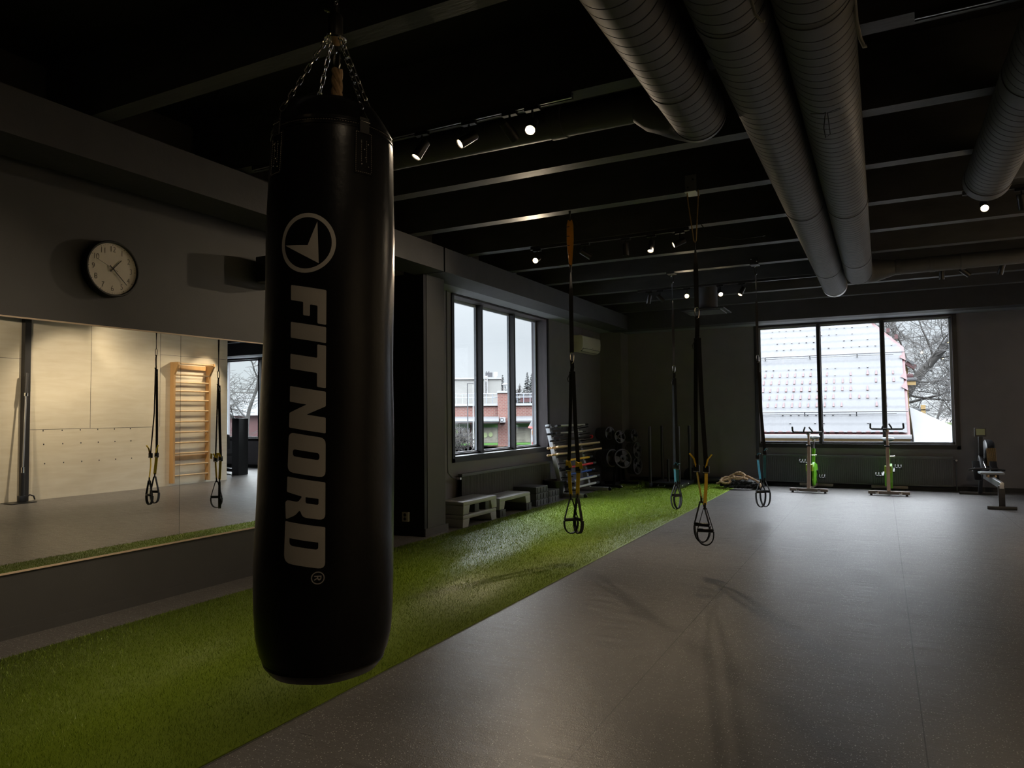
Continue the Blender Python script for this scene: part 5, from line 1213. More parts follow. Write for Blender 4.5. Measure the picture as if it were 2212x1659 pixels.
        for sx_ in (0.105, 0.185): mb.sphere((s_ * sx_, px_ - 0.06, pz_ + 0.045), 0.010, 6)
        mb.tube([(s_ * 0.10, px_ - 0.09, pz_ + 0.01), (s_ * 0.19, px_ - 0.09, pz_ + 0.01)], 0.005, 6); mb.build('buckle', 'darkmetal', c_)
    mb = MB(); mb.tube([(-0.085, 0.30, 0.60), (-0.085, 0.10, 0.60)], 0.004, 6); mb.tube([(0.085, 0.18, 0.63), (0.03, 0.16, 0.63)], 0.007, 6); mb.sphere((0.095, 0.18, 0.63), 0.014, 8); mb.build('resistance_knob', 'chrome', t_)
    t_.location = (cx, fy, 0); t_.rotation_euler = (0, 0, yaw); t_['_org'] = (cx, fy, 0)
    return t_
bike(-1.15, 13.46, 'green and beige spin bike nearer the rope pile, left of the two', 1.035, 0.93, 0.06, -0.05, -0.95)
bike(0.068, 13.46, 'green and beige spin bike at the right part of the window', 1.09, 0.90, 0.03, -0.02, 0.35)

# ------------------------------------------------------------------ rowing machine
rw = thing('rowing_machine', 'black rowing machine with flywheel at the right edge by the back wall', 'rowing machine', (0, 0, 0)); rw['_org'] = (0, 0, 0)
# local: rear foot at origin, flywheel toward +y
MB().box(-0.175, 0.175, -0.025, 0.025, 0.0, 0.045).build('rear_foot', 'blackmetal', rw, bevel=0.008)
MB().box(-0.04, 0.04, -0.02, 0.03, 0.04, 0.335).build('rear_leg', 'blackmetal', rw, bevel=0.006)
MB().obox((0, -0.05, 0.335), (0, 1.45, 0.36), 0.052, 0.085).build('rail', 'steel', rw, bevel=0.005)
mb = MB(); mb.obox((0, -0.05, 0.38), (0, 1.40, 0.405), 0.03, 0.010); mb.build('rail_track', 'steel', rw)
s0 = MB().box(-0.155, 0.155, 0.68, 0.93, 0.43, 0.462); 
so = s0.build('seat', 'seat', rw, bevel=0.014)
mb = MB(); [mb.lathe([(0.012, -0.012), (0.022, -0.01), (0.022, 0.01), (0.012, 0.012)], (sx_ * 0.045, 0.80 + dy, 0.405), 16, 'x') for sx_ in (-1, 1) for dy in (-0.07, 0.07)]; mb.build('seat_roller', 'woodpale', so)
MB().box(-0.05, 0.05, 0.72, 0.89, 0.405, 0.435).build('seat_carriage', 'blackmetal', so)
for s_ in (-1, 1):
    f_ = MB().obox((s_ * 0.115, 1.20, 0.30), (s_ * 0.115, 1.42, 0.58), 0.10, 0.018, up=(0, -1, 0.4)).build('footrest', 'plastic', rw, bevel=0.006)
    mb = MB(); mb.ribbon([(s_ * 0.05, 1.28, 0.44), (s_ * 0.08, 1.25, 0.49), (s_ * 0.15, 1.25, 0.49), (s_ * 0.18, 1.28, 0.44)], 0.03, 0.004, side=(0, 0.6, 0.8)); mb.build('foot_strap', 'web', f_)
MB().obox((0, 1.35, 0.36), (0, 1.72, 0.62), 0.09, 0.12).build('main_body', 'blackmetal', rw, bevel=0.02)
fw = MB().lathe([(0.05, -0.075), (0.23, -0.07), (0.265, -0.045), (0.27, 0.0), (0.265, 0.045), (0.23, 0.07), (0.05, 0.075), (0.001, 0.075)], (0.125, 1.85, 0.64), 44, 'x').build('flywheel_cage', 'plastic', rw)
mb = MB()
for k in range(-5, 6): mb.tube([(0.125 + 0.0 + 0.012 * k, 1.85 - 0.272 * math.cos(a), 0.64 + 0.272 * math.sin(a)) for a in [(-0.55 + 1.1 * j / 10) for j in range(11)]], 0.003, 5)
mb.build('perforated_band', 'cord', fw)
MB().obox((0, 1.70, 0.60), (-0.01, 1.62, 0.97), 0.06, 0.05, up=(0, 1, 0)).build('monitor_arm', 'blackmetal', rw, bevel=0.006)
mo = MB().box(-0.095, 0.065, 1.56, 1.60, 0.965, 1.105).build('monitor', 'darkmetal', rw, bevel=0.006)
MB().box(-0.072, 0.045, 1.556, 1.562, 0.992, 1.088).build('screen', 'screen', mo, smooth=False)
mb = MB(); mb.tube([(-0.24, 1.18, 0.46), (-0.14, 1.22, 0.475), (0.0, 1.24, 0.48), (0.14, 1.22, 0.475), (0.24, 1.18, 0.46)], 0.014, 12); mb.build('handle', 'plastic', rw)
mb = MB(); mb.cyl((0, 1.24, 0.48), (0.01, 1.66, 0.60), 0.005, n=6); mb.build('chain', 'chrome', rw)
mb = MB(); mb.obox((0, 1.62, 0.55), (0, 1.95, 0.03), 0.05, 0.06, up=(0, 1, 0)); mb.box(-0.29, 0.29, 1.92, 1.98, 0.0, 0.045); mb.build('front_leg', 'blackmetal', rw, bevel=0.005)
rw.location = (1.455, 12.08, 0); rw.rotation_euler = (0, 0, 0.03); rw['_org'] = (1.455, 12.08, 0)

# ------------------------------------------------------------------ things along the plywood wall (seen in the mirror)
wb = thing('wall_bars', 'wooden wall bars on the plywood wall, seen in the mirror', 'wall bars', (XP, 10.45, 0.05))
for y in (9.98, 10.86):
    MB().prism([(3.145, 0.05), (3.03, 0.05), (3.03, 2.30), (2.90, 2.50), (2.90, 2.56), (3.145, 2.56)], lambda a, b_, t: (a, t, b_), y, y + 0.045).build('side_board', 'wood', wb, smooth=False, bevel=0.003)
for k, z in enumerate([0.20, 0.42, 0.66, 0.88, 1.10, 1.32, 1.54, 1.76, 1.96, 2.14, 2.30]):
    MB().cyl((3.055, 9.99, z), (3.055, 10.89, z), 0.017, n=12).build('rung', 'woodpale', wb)
MB().cyl((2.925, 9.99, 2.53), (2.925, 10.89, 2.53), 0.019, n=12).build('rung', 'woodpale', wb)
for z in (0.52, 2.42): MB().box(3.115, 3.145, 10.02, 10.87, z, z + 0.09).build('cross_board', 'wood', wb, smooth=False, bevel=0.002)
lm = thing('landmine_barbell', 'steel barbell standing upright in a black floor hinge by the plywood wall', 'barbell', (2.98, 7.02, 0))
MB().prism([(-0.26, -0.2), (0.14, -0.2), (0.2, 0.0), (0.14, 0.2), (-0.26, 0.2)], lambda a, b_, t: (2.92 + b_ * 0.8, 7.02 + a, t), 0.0, 0.012).build('floor_plate', 'blackmetal', lm, smooth=False)
p0, p1 = Vector((2.92, 7.0, 0.10)), Vector((3.07, 7.13, 2.20)); d_ = (p1 - p0)
P_ = lambda u: tuple(p0 + d_ * u)
MB().box(2.87, 2.97, 6.95, 7.05, 0.012, 0.12).build('hinge', 'blackmetal', lm, bevel=0.006)
MB().cyl(P_(0.0), P_(0.19), 0.033, n=18).build('hinge_sleeve', 'blackmetal', lm)
MB().cyl(P_(0.19), P_(0.235), 0.026, n=18).build('collar', 'chrome', lm)
MB().cyl(P_(0.22), P_(0.82), 0.0145, n=14).build('shaft', 'steel', lm)
MB().cyl(P_(0.81), P_(0.835), 0.03, n=18).build('collar', 'chrome', lm)
MB().cyl(P_(0.83), P_(1.0), 0.026, n=18).build('bar_sleeve', 'darkmetal', lm)
MB().tube([(2.95, 7.06, 0.06), (2.96, 7.15, 0.12), (2.97, 7.22, 0.09), (2.97, 7.24, 0.03)], 0.012, 8).build('handle_hook', 'blackmetal', lm)
gm = thing('weight_machine', 'black weight stack machine by the far window, seen in the mirror', 'gym machine', (4.5, 12.8, 0))
MB().box(3.86, 4.10, 12.42, 12.72, 0.0, 1.38).build('stack_tower', 'plastic', gm, bevel=0.02)
MB().obox((3.95, 12.55, 0.10), (5.4, 12.95, 0.10), 0.10, 0.08).build('base_beam', 'blackmetal', gm, bevel=0.008)
MB().obox((4.0, 12.6, 0.50), (5.2, 12.95, 0.42), 0.07, 0.07).build('arm', 'blackmetal', gm, bevel=0.008)
for x, y in ((4.55, 12.62), (4.95, 12.90)):
    MB().box(x - 0.13, x + 0.13, y - 0.035, y + 0.035, 0.62, 0.98).build('pad', 'plastic', gm, bevel=0.03)
    MB().cyl((x, y, 0.10), (x, y, 0.68), 0.028, n=12).build('pad_post', 'blackmetal', gm)
MB().cyl((4.35, 12.35, 0.34), (4.75, 12.62, 0.44), 0.055, n=18).build('leg_roller', 'rubber', gm)

# ------------------------------------------------------------------ outdoors
GZ = -1.7
o = MB().box(-160, 160, YB + 0.8, 330, GZ - 0.3, GZ).add([(-160, -60, GZ - 0.3), (-7.6, -60, GZ - 0.3), (-7.6, 330, GZ - 0.3), (-160, 330, GZ - 0.3), (-160, -60, GZ), (-7.6, -60, GZ), (-7.6, 330, GZ), (-160, 330, GZ)], [(0, 3, 2, 1), (4, 5, 6, 7), (0, 1, 5, 4), (1, 2, 6, 5), (2, 3, 7, 6), (3, 0, 4, 7)]).build('snowy_ground', 'snow', smooth=False)
tag(o, 'flat snow-covered ground outside the windows', 'ground'); o['kind'] = 'structure'
Fv = Vector((-0.478, 0.8777, 0)).normalized(); Rv = Vector((Fv.y, -Fv.x, 0))
def U(px_, d, z=None, py=None):
    """a spot on the street side: px_/py measured offsets turned into metres at distance d"""
    u = (px_ - 1070) / 1549.0 * d; p = Fv * d + Rv * u
    return Vector((p.x, p.y, z if z is not None else 1.4 - (py - 897) / 1549.0 * d))
def wallbox(mb, px0, px1, d, py0, py1, th, dn=0.0):
    """upright slab facing the camera side"""
    a, b_ = U(px0, d, py=py1), U(px1, d, py=py1); zt_ = U(px0, d, py=py0).z; o1 = Fv * dn; o2 = Fv * (dn + th)
    V = [a + o1, b_ + o1, b_ + o2, a + o2]; V2 = [Vector((v.x, v.y, zt_)) for v in V]
    return mb.add(V + V2, [(0, 3, 2, 1), (4, 5, 6, 7), (0, 1, 5, 4), (1, 2, 6, 5), (2, 3, 7, 6), (3, 0, 4, 7)])
D1 = 70
sh = thing('shop_building', 'low red brick shop building with snowy awnings across the street', 'building', tuple(U(1080, D1, GZ)))
# local frame so brick rows run level: build with object coords in (u, z)
def rotpart(mb, name, m_, par, **k):
    return mb.build(name, m_, par, smooth=False, **k)
mb = MB(); wallbox(mb, 700, 1075, D1, 878, 965.6, 9.0, 0.3); wallbox(mb, 1098, 1300, D1, 878, 965.6, 9.0, 0.3); rotpart(mb, 'wall', 'brick', sh)
mb = MB(); wallbox(mb, 1075, 1098, D1, 850, 965.6, 9.3, 0.0); rotpart(mb, 'pier', 'brick', sh)
mb = MB(); wallbox(mb, 700, 1075, D1, 873, 878, 9.4, 0.1); wallbox(mb, 1098, 1300, D1, 873, 878, 9.4, 0.1); wallbox(mb, 1074, 1099, D1, 846, 850.5, 9.6, -0.1); rotpart(mb, 'roof_edge', 'offwhite', sh)
for x0, x1 in ((880, 972), (972, 1077), (1100, 1240)):
    a, b_ = U(x0, D1, py=901), U(x1, D1, py=901); zl = U(x0, D1, py=913).z
    V = [a, b_, b_ - Fv * 1.6, a - Fv * 1.6]; V = [Vector((v.x, v.y, a.z if i < 2 else zl + 0.12)) for i, v in enumerate(V)] + [Vector((v.x, v.y, zl)) for v in V]
    rotpart(MB().add(V, [(0, 1, 2, 3), (4, 7, 6, 5), (0, 4, 5, 1), (1, 5, 6, 2), (2, 6, 7, 3), (3, 7, 4, 0)]), 'awning', 'snowroof', sh)
for x0, x1 in ((890, 968), (973, 1015), (1018, 1040), (1041, 1075), (1103, 1146)):
    w_ = rotpart(wallbox(MB(), x0, x1, D1, 915, 964, 0.12, 0.15), 'shop_window', 'offwhite', sh)
    if x0 != 1018:
        rotpart(wallbox(MB(), x0 + 1, x1 - 1, D1, 917, 924.5, 0.1, 0.06), 'green_fascia', 'shopgreen', w_)
    rotpart(wallbox(MB(), x0 + 1, x1 - 1, D1, 926.5, 957.5 if x0 != 1018 else 962, 0.1, 0.06), 'glazing', 'shopposter', w_)
    if x0 != 1018: rotpart(wallbox(MB(), x0 + 1, x1 - 1, D1, 958, 962.5, 0.1, 0.05), 'green_band', 'shopgreen', w_)
mb = MB()
for x, y, r in ((1047, 941, 5.5), (1059, 940, 5), (1104.5 + 3, 932, 4), (985, 933, 4)):
    c_ = U(x, D1, py=y); rr_ = r / 1549 * D1
    V = [c_ + Rv * rr_ * math.cos(2 * PI * k / 20) * 0.9 + Vector((0, 0, rr_ * math.sin(2 * PI * k / 20))) + Fv * q for q in (-0.02, 0.1) for k in range(20)]
    mb.add(V, [tuple(range(20)), tuple(range(39, 19, -1))] + [(k, (k + 1) % 20, 20 + (k + 1) % 20, 20 + k) for k in range(20)])
rotpart(mb, 'round_window_sticker', 'limepale', sh)
mb = MB(); wallbox(mb, 1079, 1091, D1, 903, 914, 0.5, -0.5); ac = rotpart(mb, 'outdoor_unit', 'offwhite', sh)
c_ = U(1083.5, D1, py=908) - Fv * 0.52; mb = MB(); mb.tube([tuple(c_ + (Rv * math.cos(a) + Vector((0, 0, math.sin(a)))) * 0.17) for a in [2 * PI * k / 20 for k in range(20)]], 0.025, 6, closed=True); mb.build('fan_ring', 'darkmetal', ac)
# roof railing
mb = MB()
for x in range(960, 1076, 13):
    mb.cyl(tuple(U(x, D1 + 1.5, py=875)), tuple(U(x, D1 + 1.5, py=851)), 0.035, n=6)
for y in (852, 860): mb.cyl(tuple(U(950, D1 + 1.5, py=y)), tuple(U(1075, D1 + 1.5, py=y)), 0.035, n=6)
for x in range(1103, 1200, 14): mb.cyl(tuple(U(x, D1 + 1.5, py=875)), tuple(U(x, D1 + 1.5, py=851)), 0.035, n=6)
for y in (852, 860): mb.cyl(tuple(U(1100, D1 + 1.5, py=y)), tuple(U(1200, D1 + 1.5, py=y)), 0.035, n=6)
mb.build('roof_railing', 'railing', sh)
mb = MB(); wallbox(mb, 1127, 1152, D1, 857, 869, 0.3, 4.0); rotpart(mb, 'roof_shed', 'tile', sh)
mb = MB(); wallbox(mb, 1125, 1154, D1, 852, 857, 0.9, 3.8); rotpart(mb, 'shed_roof', 'snowroof', sh)
D2 = 98
gb = thing('hall_building', 'tall pale grey windowless building behind the brick shop', 'building', tuple(U(1010, D2, GZ)))
rotpart(wallbox(MB(), 880, 1083, D2, 820, 1000, 20, 0), 'wall', 'greyclad', gb); rotpart(wallbox(MB(), 879, 1084, D2, 817, 820.5, 20.4, -0.2), 'roof_edge', 'offwhite', gb)
mb = MB()
for x in (1047, 1053): mb.cyl(tuple(U(x, D2 - 0.4, py=852)), tuple(U(x, D2 - 0.4, py=812)), 0.05, n=6)
for k in range(14): y = 850 - k * 2.7; mb.cyl(tuple(U(1047, D2 - 0.4, py=y)), tuple(U(1053, D2 - 0.4, py=y)), 0.035, n=5)
mb.build('ladder', 'steel', gb)
rotpart(wallbox(MB(), 1049, 1064, D2 + 3, 806, 815, 2, 0), 'roof_unit', 'darkmetal', gb); rotpart(wallbox(MB(), 1067, 1075, D2 + 3, 805, 812, 2, 0), 'roof_fan', 'steel', gb); rotpart(wallbox(MB(), 1069, 1073, D2 + 3, 812, 818, 1, 0), 'fan_post', 'steel', gb)
mb = MB()
for x in (1051, 1056): mb.tube([tuple(U(x, D2 + 3, py=806)), tuple(U(x, D2 + 3, py=803)), tuple(U(x + 2, D2 + 3, py=803))], 0.06, 6)
mb.build('roof_pipe', 'darkmetal', gb)
# poles
def pole(label, px_, d, py0, r, m_='darkmetal', arm=None, name='street_pole'):
    a = U(px_, d, GZ); t_ = thing(name, label, 'pole', tuple(a)); b_ = U(px_, d, py=py0)
    MB().tube([tuple(a), tuple(b_)], [r, r * 0.7], 8).build('mast', m_, t_)
    if arm: MB().tube([tuple(b_), tuple(b_ + Rv * arm)], r * 0.6, 6).build('crossarm', m_, t_)
    return t_, b_
pole('thin dark pole with crossarm before the brick shop, left pane', 1010, 58, 829, 0.055, arm=0.5)
pole('white flagpole rising above the shop roof, left pane', 1022, 66, 833, 0.06, 'offwhite')
pole('white flagpole in front of the conifers, right pane', 1150.5, 66, 829, 0.07, 'offwhite')
t_, b_ = pole('white street lamp behind the brick pier', 1089, 80, 834, 0.09, 'offwhite', name='street_lamp'); MB().sphere(tuple(b_ + Rv * 0.1 + Vector((0, 0, 0.1))), 0.2, 8, (1.6, 1, 0.6)).build('lamp_head', 'offwhite', t_)
t_ = thing('sign_pylon', 'red and white sign stand at the right end of the shop', 'sign', tuple(U(1150, 62, GZ)))
rotpart(wallbox(MB(), 1146.5, 1157, 62, 930, 965, 0.25, 0), 'panel', 'offwhite', t_); rotpart(wallbox(MB(), 1148, 1156, 62, 957, 963, 0.06, -0.05), 'red_base', 'signred', t_); rotpart(wallbox(MB(), 1148.5, 1155.5, 62, 932, 941, 0.06, -0.05), 'emblem', 'signor', t_)
t_ = thing('garden_umbrella', 'closed snowy red and white umbrella beside the sign stand', 'umbrella', tuple(U(1158, 60, GZ)))
a, b_ = U(1156, 60, GZ), U(1158, 60, py=902); mb = MB(); mb.tube([tuple(a), tuple(U(1156, 60, py=945))], 0.04, 6); mb.build('stand', 'darkmetal', t_)
MB().tube([tuple(b_), tuple(U(1154, 60, py=915)), tuple(U(1152, 60, py=925))], [0.05, 0.30, 0.42], 10).build('canopy', 'snowroof', t_)
MB().tube([tuple(U(1152, 60, py=925)), tuple(U(1151, 60, py=929))], [0.43, 0.46], 10).build('valance', 'signred', t_)

# trees: recursive branches as tapering tubes
def tree_mesh(base, h, r0, seed, depth=5, spread=0.6, lean=(0, 0, 1), first=0.25, nb=3, droop=0.0, minr=0.004, ratio=0.66):
    rnd = random.Random(seed); big, fine = MB(), MB()
    def grow(p, d, L, r, lv):
        n_ = 5 if lv < 2 else 4; pts = [p]; rad = [r]; q = p.copy(); dd_ = d.copy()
        for k in range(n_):
            dd_ = (dd_ + Vector((rnd.uniform(-1, 1), rnd.uniform(-1, 1), rnd.uniform(-0.7, 0.9) - droop * lv)) * 0.16).normalized(); q = q + dd_ * L / n_; pts.append(q.copy()); rad.append(max(minr, r * (1 - 0.42 * (k + 1) / n_)))
        (big if lv < 2 else fine).tube([tuple(v) for v in pts], rad, 7 if lv < 2 else 3, caps=lv < 2)
        if lv >= depth: return
        for k in range(nb + (1 if lv > 1 else 0)):
            u = first + (1 - first) * (k + rnd.random()) / (nb + (1 if lv > 1 else 0)) if lv == 0 else rnd.uniform(0.25, 1.0)
            i = min(n_ - 1, int(u * n_)); bp = pts[i].lerp(pts[i + 1], u * n_ - i) if i < n_ else pts[-1]
            ax_ = Vector((rnd.uniform(-1, 1), rnd.uniform(-1, 1), rnd.uniform(-0.3, 0.5))).normalized(); nd = (dd_ * (1 - spread) + ax_ * (spread + 0.35)).normalized()
            grow(bp, nd, L * rnd.uniform(ratio - 0.1, ratio + 0.1), max(minr, rad[i] * rnd.uniform(0.45, 0.65)), lv + 1)
        grow(pts[-1], (dd_ + Vector((0, 0, 0.1))).normalized(), L * 0.7, rad[-1], lv + 1)
    grow(Vector(base), Vector(lean).normalized(), h, r0, 0); return big, fine
def tree(label, base, h, r0, seed, group=None, name='bare_tree', **k):
    t_ = thing(name, label, 'tree', tuple(base), group); b1, f1 = tree_mesh(base, h, r0, seed, **k)
    b1.build('trunk', 'bark', t_); f1.build('twigs', 'twig', t_, smooth=False); return t_
tree('leafless tree rising above the grey building, left pane', tuple(U(1015, 112, GZ)), 3.2, 0.16, 3, depth=5, minr=0.02, spread=0.55)
tree('leafless tree at the left edge of the left window', tuple(U(975, 120, GZ)), 2.9, 0.15, 8, depth=5, minr=0.02)
for i, (px_, d, hh, sd_) in enumerate(((1095, 128, 3.4, 4), (1118, 125, 3.0, 5), (1160, 120, 3.0, 6))):
    tree(('brownish leafless tree just right of the brick pier', 'leafless tree at the left of the right pane, before the conifers', 'leafless tree at the right edge, under the conifers')[i], tuple(U(px_, d, GZ)), hh, 0.2, sd_, 'leafless trees beyond the shop', depth=5, minr=0.04, nb=4)
random.seed(21)
for i, (px_, top, d) in enumerate(((1139.5, 806, 135), (1149, 809, 138), (1086, 811, 140))):
    b_ = U(px_, d, GZ); zt_ = U(px_, d, py=top).z; t_ = thing('conifer', ('left of the two tall conifers in the right pane', 'right of the two tall conifers in the right pane', 'dark pine top behind the grey hall corner')[i], 'tree', tuple(b_), 'evergreens beyond the shop')
    MB().tube([tuple(b_), (b_.x, b_.y, zt_)], [0.25, 0.03], 8).build('trunk', 'bark', t_)
    mb = MB(); Ht = zt_ - GZ
    for k in range(420):
        u = random.random() ** 0.8; z = GZ + Ht * (0.12 + 0.88 * u); R_ = (1 - u) * Ht * 0.20 + 0.15; a = random.uniform(0, 2 * PI); d_ = Vector((math.cos(a), math.sin(a), -0.35)); p = Vector((b_.x, b_.y, z)); q = p + d_ * R_ * random.uniform(0.6, 1.1)
        sd_ = Vector((-math.sin(a), math.cos(a), 0)) * R_ * 0.22; mb.add([p, q - sd_ * 0.3, q + Vector((0, 0, -0.1)), q + sd_ * 0.3, p.lerp(q, .6) + sd_, p.lerp(q, .6) - sd_], [(0, 5, 1, 2), (0, 2, 3, 4)])
    mb.build('needles', 'conifer', t_, smooth=False)
# shrub of bare stems in front of the shop, left pane
t_ = thing('bare_shrub', 'bare multi-stemmed shrub in front of the shop, left pane', 'shrub', tuple(U(995, 52, GZ))); big = MB(); fine = MB()
for k in range(7):
    b1, f1 = tree_mesh(tuple(U(984 + k * 4, 52, GZ)), 1.0, 0.035, 40 + k, depth=3, spread=0.35, lean=(random.uniform(-.3, .3), random.uniform(-.3, .3), 1), minr=0.012, ratio=0.7); big.add(b1.v, b1.f); fine.add(f1.v, f1.f)
big.build('stems', 'twig', t_, smooth=False); fine.build('twigs', 'twig', t_, smooth=False)

# house with snowy tile roof outside the back window
KR = 0.8
def RZ(y): return 0.855 + (y - 18.03) * KR
hs = thing('snowy_roof_house', 'yellow house with a snow-covered red tile roof filling the right window', 'house', (-4.0, 18.5, GZ))
nrm = Vector((0, -KR, 1)).normalized()
roof = [(-5.4, 18.03), (0.548, 18.03), (0.545, 20.71), (-0.145, 21.69), (-1.9, 24.2), (-3.1, 24.2), (-4.7, 21.7), (-5.4, 20.7)]
V = [Vector((x, y, RZ(y))) for x, y in roof]; V2 = [v - nrm * 0.14 for v in V]; N_ = len(V)
MB().add(V + V2, [tuple(range(N_)), tuple(range(2 * N_ - 1, N_ - 1, -1))] + [(i, (i + 1) % N_, N_ + (i + 1) % N_, N_ + i) for i in range(N_)]).build('tile_roof', 'tile', hs, smooth=False)
# snow blanket: gentle tile relief, with the tile noses poking out of it
x0s, x1s, y0s, y1s = -5.37, 0.52, 18.06, 24.1; nx, ny = 190, 190; V = []; F = []
def inroof(x, y): return -5.38 < x < 0.5 and (y < 20.65 or (x < 0.5 - (y - 20.65) * 0.70 and x > -5.38 + (y - 20.65) * 0.66))
for j in range(ny + 1):
    for i in range(nx + 1):
        x = x0s + (x1s - x0s) * i / nx; y = y0s + (y1s - y0s) * j / ny
        row = ((y - 18.05) / 0.245) % 1.0; colm = (x / 0.186) % 1.0
        hgt = 0.030 + 0.010 * math.cos(2 * PI * colm) * (0.5 + 0.5 * mnoise.noise(Vector((x, y, 0)))) + 0.012 * (1 - row) + 0.010 * mnoise.noise(Vector((x * 1.4, y * 1.4, 3)))
        p = Vector((x, y, RZ(y))) + nrm * hgt; V.append(p)
for j in range(ny):
    for i in range(nx):
        x = x0s + (x1s - x0s) * (i + 1) / nx; y = y0s + (y1s - y0s) * (j + 1) / ny
        if inroof(x, y): F.append((j * (nx + 1) + i, j * (nx + 1) + i + 1, (j + 1) * (nx + 1) + i + 1, (j + 1) * (nx + 1) + i))
MB().add(V, F).build('snow_blanket', 'snowroof', hs, angle=60)
rnd = random.Random(9); mr_, md_ = MB(), MB()
for r_ in range(0, 23):
    yy = 18.06 + 0.245 * r_
    for c_ in range(-28, 3):
        x = c_ * 0.186 + 0.09
        if not inroof(x + 0.05, yy): continue
        red = 0.0
        if 3 <= r_ <= 7: red = 1.0 if x < -0.75 - 0.05 * r_ else 0.45
        dk = 0.9 if r_ in (2, 8) and x < -1.0 else (0.65 if 9 < r_ else 0.25)
        if r_ == 0: mb = mr_; w_, l_ = 0.055, 0.04
        elif rnd.random() < red: mb = mr_; w_, l_ = 0.021 + rnd.random() * 0.008, 0.15 + rnd.random() * 0.05
        elif rnd.random() < dk: mb = md_; w_, l_ = 0.018, 0.03 + rnd.random() * 0.03
        else: continue
        if 9 <= r_ <= 9: continue
        x += rnd.uniform(-0.008, 0.008); hh_ = 0.052
        V = [Vector((x + sx_ * w_ * (1.0 if q == 0 else 0.35), yy + (0.002 if q == 0 else l_ * 0.8), RZ(yy + (0.002 if q == 0 else l_ * 0.8)))) + nrm * z for q in (0, 1) for sx_, z in ((-1, 0.0), (1, 0.0), (1, hh_), (-1, hh_))]
        mb.add(V, [(0, 1, 2, 3), (7, 6, 5, 4), (0, 4, 5, 1), (1, 5, 6, 2), (2, 6, 7, 3), (3, 7, 4, 0)])
for k in range(16):
    yy = 18.3 + k * 0.32
    if rnd.random() < 0.55 and yy < 20.5: s_ = 0.08 + rnd.random() * 0.05; mr_.add([Vector((0.56, yy, RZ(yy) + 0.03)), Vector((0.42, yy + 0.03, RZ(yy) + 0.12)), Vector((0.55, yy + s_ * 2, RZ(yy + s_ * 2) + 0.08)), Vector((0.575, yy + s_, RZ(yy + s_) - 0.05)), Vector((0.46, yy + s_, RZ(yy + s_) + 0.05))], [(0, 1, 2), (0, 2, 3), (0, 3, 4), (0, 4, 1), (1, 4, 2), (2, 4, 3)])
for x, yy in ((0.40, 21.0), (0.22, 21.25), (-0.12, 21.65)): mr_.box(x - 0.05, x + 0.03, yy, yy + 0.12, RZ(yy) + 0.02, RZ(yy) + 0.13)
o = mr_.build('exposed_tiles', 'tile', hs, smooth=False); o['kind'] = 'stuff'; o['label'] = 'red tile edges showing through the snow'
o = md_.build('exposed_tiles', 'tiledark', hs, smooth=False); o['kind'] = 'stuff'; o['label'] = 'dark tile edges showing through the snow'
for yy in (18.52, 20.37):
    mb = MB(); z = RZ(yy) + 0.13; mb.cyl((-5.3, yy - 0.06, z), (0.53, yy - 0.06, z), 0.012, n=6); mb.cyl((-5.3, yy - 0.05, z - 0.05), (0.30, yy - 0.05, z - 0.05), 0.008, n=6)
    x = -5.0
    while x < 0.5: mb.obox((x, yy - 0.06, z), (x, yy + 0.02, RZ(yy) + 0.02), 0.02, 0.02); x += 1.12
    mb.build('snow_guard', 'darkmetal', hs)
MB().box(-5.42, 0.57, 17.95, 18.04, 0.77, 0.86).build('gutter', 'offwhite', hs, bevel=0.01)
MB().box(-5.1, 0.15, 18.30, 24.0, GZ, 0.80).build('wall', 'housecream', hs, smooth=False)
mb = MB(); mb.box(-5.4, 0.55, 18.05, 18.30, 0.66, 0.765); mb.build('eaves_board', 'houseyel', hs, smooth=False)
for x in (-0.9, -0.52, -0.05): MB().box(x - 0.06, x + 0.06, 18.24, 18.31, GZ, 0.66).build('corner_post', 'houseyel', hs, smooth=False)
MB().prism([(18.2, 0.75), (20.6, RZ(20.6) - 0.2), (20.6, 0.75)], lambda a, b_, t: (t, a, b_), 0.40, 0.47).build('gable', 'houseyel', hs, smooth=False)
MB().obox((0.56, 18.0, 0.80), (0.56, 17.98, 0.35), 0.03, 0.03).build('downpipe', 'darkmetal', hs)
# second yellow house with red verge, just behind
h2 = thing('yellow_gable_house', 'small yellow gabled house with red roof edge beyond the snowy roof', 'house', (0.6, 24.5, GZ))
MB().prism([(-1.6, GZ), (0.74, GZ), (0.74, 2.66), (0.64, 2.98), (-1.6, 4.2)], lambda a, b_, t: (a, t, b_), 24.6, 27).build('gable', 'houseyel', h2, smooth=False)
MB().obox((-1.6, 24.4, 4.36), (0.93, 24.4, 2.66), 0.3, 0.13, up=(0, 0, 1)).build('verge', 'tile', h2, smooth=False)
MB().obox((-1.6, 24.5, 4.46), (0.90, 24.5, 2.77), 0.6, 0.07, up=(0, 0, 1)).build('snow_cap', 'snowroof', h2, smooth=False)
MB().box(0.3, 0.95, 24.1, 25.2, 2.26, 2.36).build('porch_roof', 'snowroof', h2, bevel=0.04)
MB().box(0.35, 0.92, 24.15, 24.3, 2.14, 2.25).build('porch_board', 'houseyel', h2, smooth=False)
MB().box(0.66, 0.86, 24.2, 24.5, 2.36, 2.48).build('porch_tiles', 'tile', h2, bevel=0.03)
MB().box(0.3, 1.25, 24.1, 24.3, 1.36, 1.45).build('lower_roof', 'snowroof', h2, bevel=0.03)
MB().box(1.02, 1.14, 24.1, 24.25, 0.6, 1.55).build('porch_post', 'houseyel', h2, smooth=False)
MB().box(0.4, 1.02, 24.2, 24.3, 0.7, 1.34).build('porch_wall', 'housecream', h2, smooth=False)
